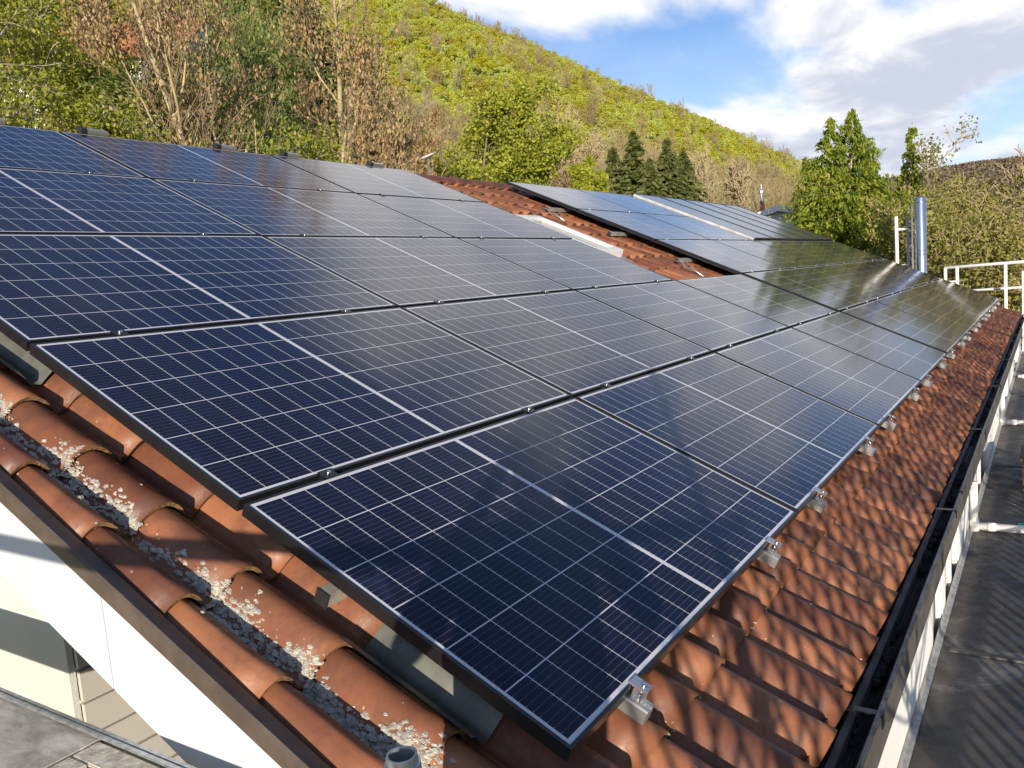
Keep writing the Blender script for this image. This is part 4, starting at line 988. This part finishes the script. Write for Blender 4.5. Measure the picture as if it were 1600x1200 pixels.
for i in range(7):
    cc = -1.25 - 1.15 * i; tt = 3.9 + .05 * i
    bx_ = (-.26 - cc) / .5
    shade_tree(bx_ - .855 * tt, -.3 - .494 * tt - .2, -4, 3.80 + .02 * i, 81 + i, 'bare pollarded tree beyond the extension toward the sun, %s from the scaffold' % ORD[i])
net = empty('shade_net', (5, -1.92, -1.02), 'coarse diamond mesh net on posts, added out of view to cast lattice shade on the eaves', 'net')  # unseen net, added as a guessed source of the lattice shade on the eaves
no = Matrix.Translation((-5, 1.92, 1.02)); NY = -1.92; nr = np.random.default_rng(3); chn = []
def wob(X, Z): return np.stack([X + .012 * np.sin(X * 3.1 + Z * 5) + .010 * np.sin(X * 11.3 - Z * 17 + 1), NY + .03 * np.sin(X * 1.3) + .012 * np.sin(X * 5 + Z * 8), Z + .014 * np.sin(X * 2.3 + 2) + .008 * np.sin(X * 13 + Z * 9)], -1)
zz = np.linspace(.02, .62, 15); W_ = .105
for i in range(int(16.6 / W_)):
    for sg in (-1, 1):
        X0 = -2.75 + i * W_; Xs = X0 + sg * (zz - .02) * .48 + nr.normal(0, .004)
        chn.append((wob(Xs, zz), np.full(15, .0086), 3))
V, Fc = tubes(chn); n_ = npmesh('mesh', V, Fc, M_TWIG, net, True); n_.matrix_local = no
for z_ in (.62, .02):
    mb = MB(); mb.tube([tuple(wob(np.array(X), np.array(z_))) for X in np.arange(-2.8, 14, .3)], .005, 6); mb.build('edge_cord', M_TWIG, net, M=no)
for X in (-2.8, .4, 3.6, 6.8, 10.0, 13.2):
    mb = MB(); mb.tube([(X, NY - .03, -4), (X, NY - .03, .66)], .018, 8); mb.build('post', M_GALV, net, smooth=True, M=no)

# ------------------------------------------------------------------ woods on the hill (one mass)
def proto(name, kind, seed):
    rg = np.random.default_rng(seed)
    if kind in ('green', 'olive'):
        nb_ = 9; cs = rg.normal(0, 1, (nb_, 3)) * [1.5, 1.5, 1.3] + [0, 0, 5.5]; C = []
        for c_ in cs:
            n = 150; d = rg.normal(0, 1, (n, 3)); d /= np.linalg.norm(d, axis=1, keepdims=True); C.append(c_ + d * rg.uniform(1.1, 2.0) * rg.uniform(.6, 1.05, (n, 1)) * [1, 1, .85])
        C = np.concatenate(C); V, Fc = quads(C, .46, rg, 1.3)
        V2, F2 = tubes([(np.array([[0, 0, -1], [0, 0, 3], [.2, .1, 6]], float), np.array([.18, .14, .05]), 2)])
        me = npmesh('_' + name, np.concatenate([V, V2]), np.concatenate([Fc, F2 + len(V)]), [F_GREEN if kind == 'green' else F_OLIVE, M_BARKP], mi=[0] * len(Fc) + [1] * len(F2))
    elif kind == 'bare':
        s_ = Skel(seed); P = dict(PT_BARE); P['nb'] = [12, 5, 4]; s_.grow(np.array([0, 0, -1.0]), np.array([0, 0, 1.0]), 9.5, .16, 0, 3, P)
        V, Fc = tubes([(p, np.maximum(r, .035), l) for p, r, l in s_.ch], (4, 3, 3, 3)); 
        me = npmesh('_' + name, V, Fc, [F_BROWN])
    else:
        C = []; A = []
        for k in range(90):
            z_ = 11 * (.05 + .94 * rg.random()); rr_ = (11.3 - z_) * .24; th = rg.uniform(0, 6.28); n = 7; s = rg.random(n); d = np.array([math.cos(th), math.sin(th), 0]); q = d * (rr_ * s)[:, None] + rg.normal(0, .12, (n, 3)); q[:, 2] += z_ - .35 * rr_ * s; C.append(q); A.append(np.tile(d + [0, 0, -.5], (n, 1)))
        V, Fc = quads(np.concatenate(C), .55, rg, 2, axis=np.concatenate(A)); me = npmesh('_' + name, V, Fc, [F_DARK])
    return bpy.data.objects.new(name, me)
pc = bpy.data.collections.new('wood_prototypes')
PRO = [('green', 1), ('green', 2), ('green', 3), ('olive', 4), ('olive', 5), ('bare', 6), ('bare', 7), ('bare', 8), ('dark', 9)]
for i, (k, s_) in enumerate(PRO): pc.objects.link(proto('p%02d' % i, k, s_))
def gn(name, pts, idx_, scl, rot, coll, label, cat):
    me = bpy.data.meshes.new(name); me.vertices.add(len(pts)); me.vertices.foreach_set('co', np.asarray(pts, np.float32).ravel())
    for nm, ty, da in (('idx', 'INT', idx_), ('scl', 'FLOAT', scl), ('rot', 'FLOAT', rot)):
        a_ = me.attributes.new(nm, ty, 'POINT'); a_.data.foreach_set('value', np.asarray(da, np.int32 if ty == 'INT' else np.float32))
    me.update(); o = bpy.data.objects.new(name, me); COL.objects.link(o); tag(o, label, cat, kind='stuff')
    g = bpy.data.node_groups.new(name, 'GeometryNodeTree'); g.interface.new_socket('Geometry', in_out='INPUT', socket_type='NodeSocketGeometry'); g.interface.new_socket('Geometry', in_out='OUTPUT', socket_type='NodeSocketGeometry')
    N = g.nodes; Lk = g.links; gi = N.new('NodeGroupInput'); go = N.new('NodeGroupOutput'); iop = N.new('GeometryNodeInstanceOnPoints'); ci = N.new('GeometryNodeCollectionInfo')
    ci.inputs['Collection'].default_value = coll; ci.inputs['Separate Children'].default_value = True; ci.inputs['Reset Children'].default_value = True
    def na(nm, ty):
        q = N.new('GeometryNodeInputNamedAttribute'); q.data_type = ty; q.inputs[0].default_value = nm; return q.outputs[0]
    cx = N.new('ShaderNodeCombineXYZ'); Lk.new(na('rot', 'FLOAT'), cx.inputs[2])
    Lk.new(gi.outputs[0], iop.inputs['Points']); Lk.new(ci.outputs[0], iop.inputs['Instance']); iop.inputs['Pick Instance'].default_value = True
    Lk.new(na('idx', 'INT'), iop.inputs['Instance Index']); Lk.new(cx.outputs[0], iop.inputs['Rotation']); Lk.new(na('scl', 'FLOAT'), iop.inputs['Scale']); Lk.new(iop.outputs[0], go.inputs[0])
    o.modifiers.new('woods', 'NODES').node_group = g
    return o
rg = np.random.default_rng(77)
def sn(x, y, s, ph): return np.sin(x * s + ph) * np.cos(y * s * 1.3 + ph * 2) + .6 * np.sin(x * s * 2.3 + y * s * 1.9 + ph * 3) + .4 * np.sin(x * s * 4.7 - y * s * 4.1 + ph)
pts = []; 
yy = 34.0
while yy < 330:
    xx = 8.0; st = 2.6 + yy * .0048
    while xx < 1650:
        sx = st * (1 + max(0, xx - 150) * .0022)
        pts.append((xx + rg.uniform(-.5, .5) * sx, yy + rg.uniform(-.5, .5) * st)); xx += sx
    yy += st * .95
pts = np.array(pts); azs = np.degrees(np.arctan2(pts[:, 1] - CAM.y, pts[:, 0] - CAM.x)); Dp = np.hypot(pts[:, 1] - CAM.y, pts[:, 0] - CAM.x)
keep = (azs > 6) & (azs < 70) & ~((np.abs(azs - 56) < 9) & (Dp < 58)) & (Dp > 52)
pts = pts[keep]; azs = azs[keep]; Dp = Dp[keep]; z = HT(pts[:, 0], pts[:, 1]) - .6
hgt = (pts[:, 1] - 40) / 220; nz = sn(pts[:, 0], pts[:, 1], .035, 1.0); nz2 = sn(pts[:, 0], pts[:, 1], .08, 4.0); rd = rg.random(len(pts))
idx_ = rg.integers(0, 3, len(pts))
idx_ = np.where(nz + rd * 1.2 > 1.25, rg.integers(3, 5, len(pts)), idx_)
br = (rd < .04) | (hgt < .10 + .07 * nz2) | (nz2 + rd * .8 > 1.75) | ((hgt > .97) & (rd < .3))
idx_ = np.where(br & (rd < .86), rg.integers(5, 8, len(pts)), idx_)
idx_ = np.where((rd > 1.0) & (hgt < .7), 8, idx_)
scl = rg.uniform(.34, .66, len(pts)) * np.where(idx_ < 5, .82, 1.12) * (1 + .0007 * Dp)
gn('hillside_woods', np.column_stack([pts, z]), idx_, scl, rg.uniform(0, 6.28, len(pts)), pc, 'bright spring green and brown woods covering the steep hillside', 'woods')
# far hill
pc2 = bpy.data.collections.new('far_prototypes')
for i in range(3):
    r_ = np.random.default_rng(50 + i); C = r_.normal(0, 1, (140, 3)); C /= np.linalg.norm(C, axis=1, keepdims=True); C = C * r_.uniform(.5, 1, (140, 1)) * [4.5, 4.5, 5] + [0, 0, 6]
    V, Fc = quads(C, 2.4, r_, 1.3); pc2.objects.link(bpy.data.objects.new('f%d' % i, npmesh('_far', V, Fc, [F_FAR, ])))
n = 9000; fx = rg.uniform(820, 1560, n); fa = rg.uniform(-3, 15, n); fy = CAM.y + fx * np.tan(np.radians(fa))
gn('far_hill_woods', np.column_stack([fx, fy, HT(fx, fy) - 1.5]), rg.integers(0, 3, n), rg.uniform(.8, 1.4, n), rg.uniform(0, 6.28, n), pc2, 'brown leafless woods on the distant hill at right', 'woods')
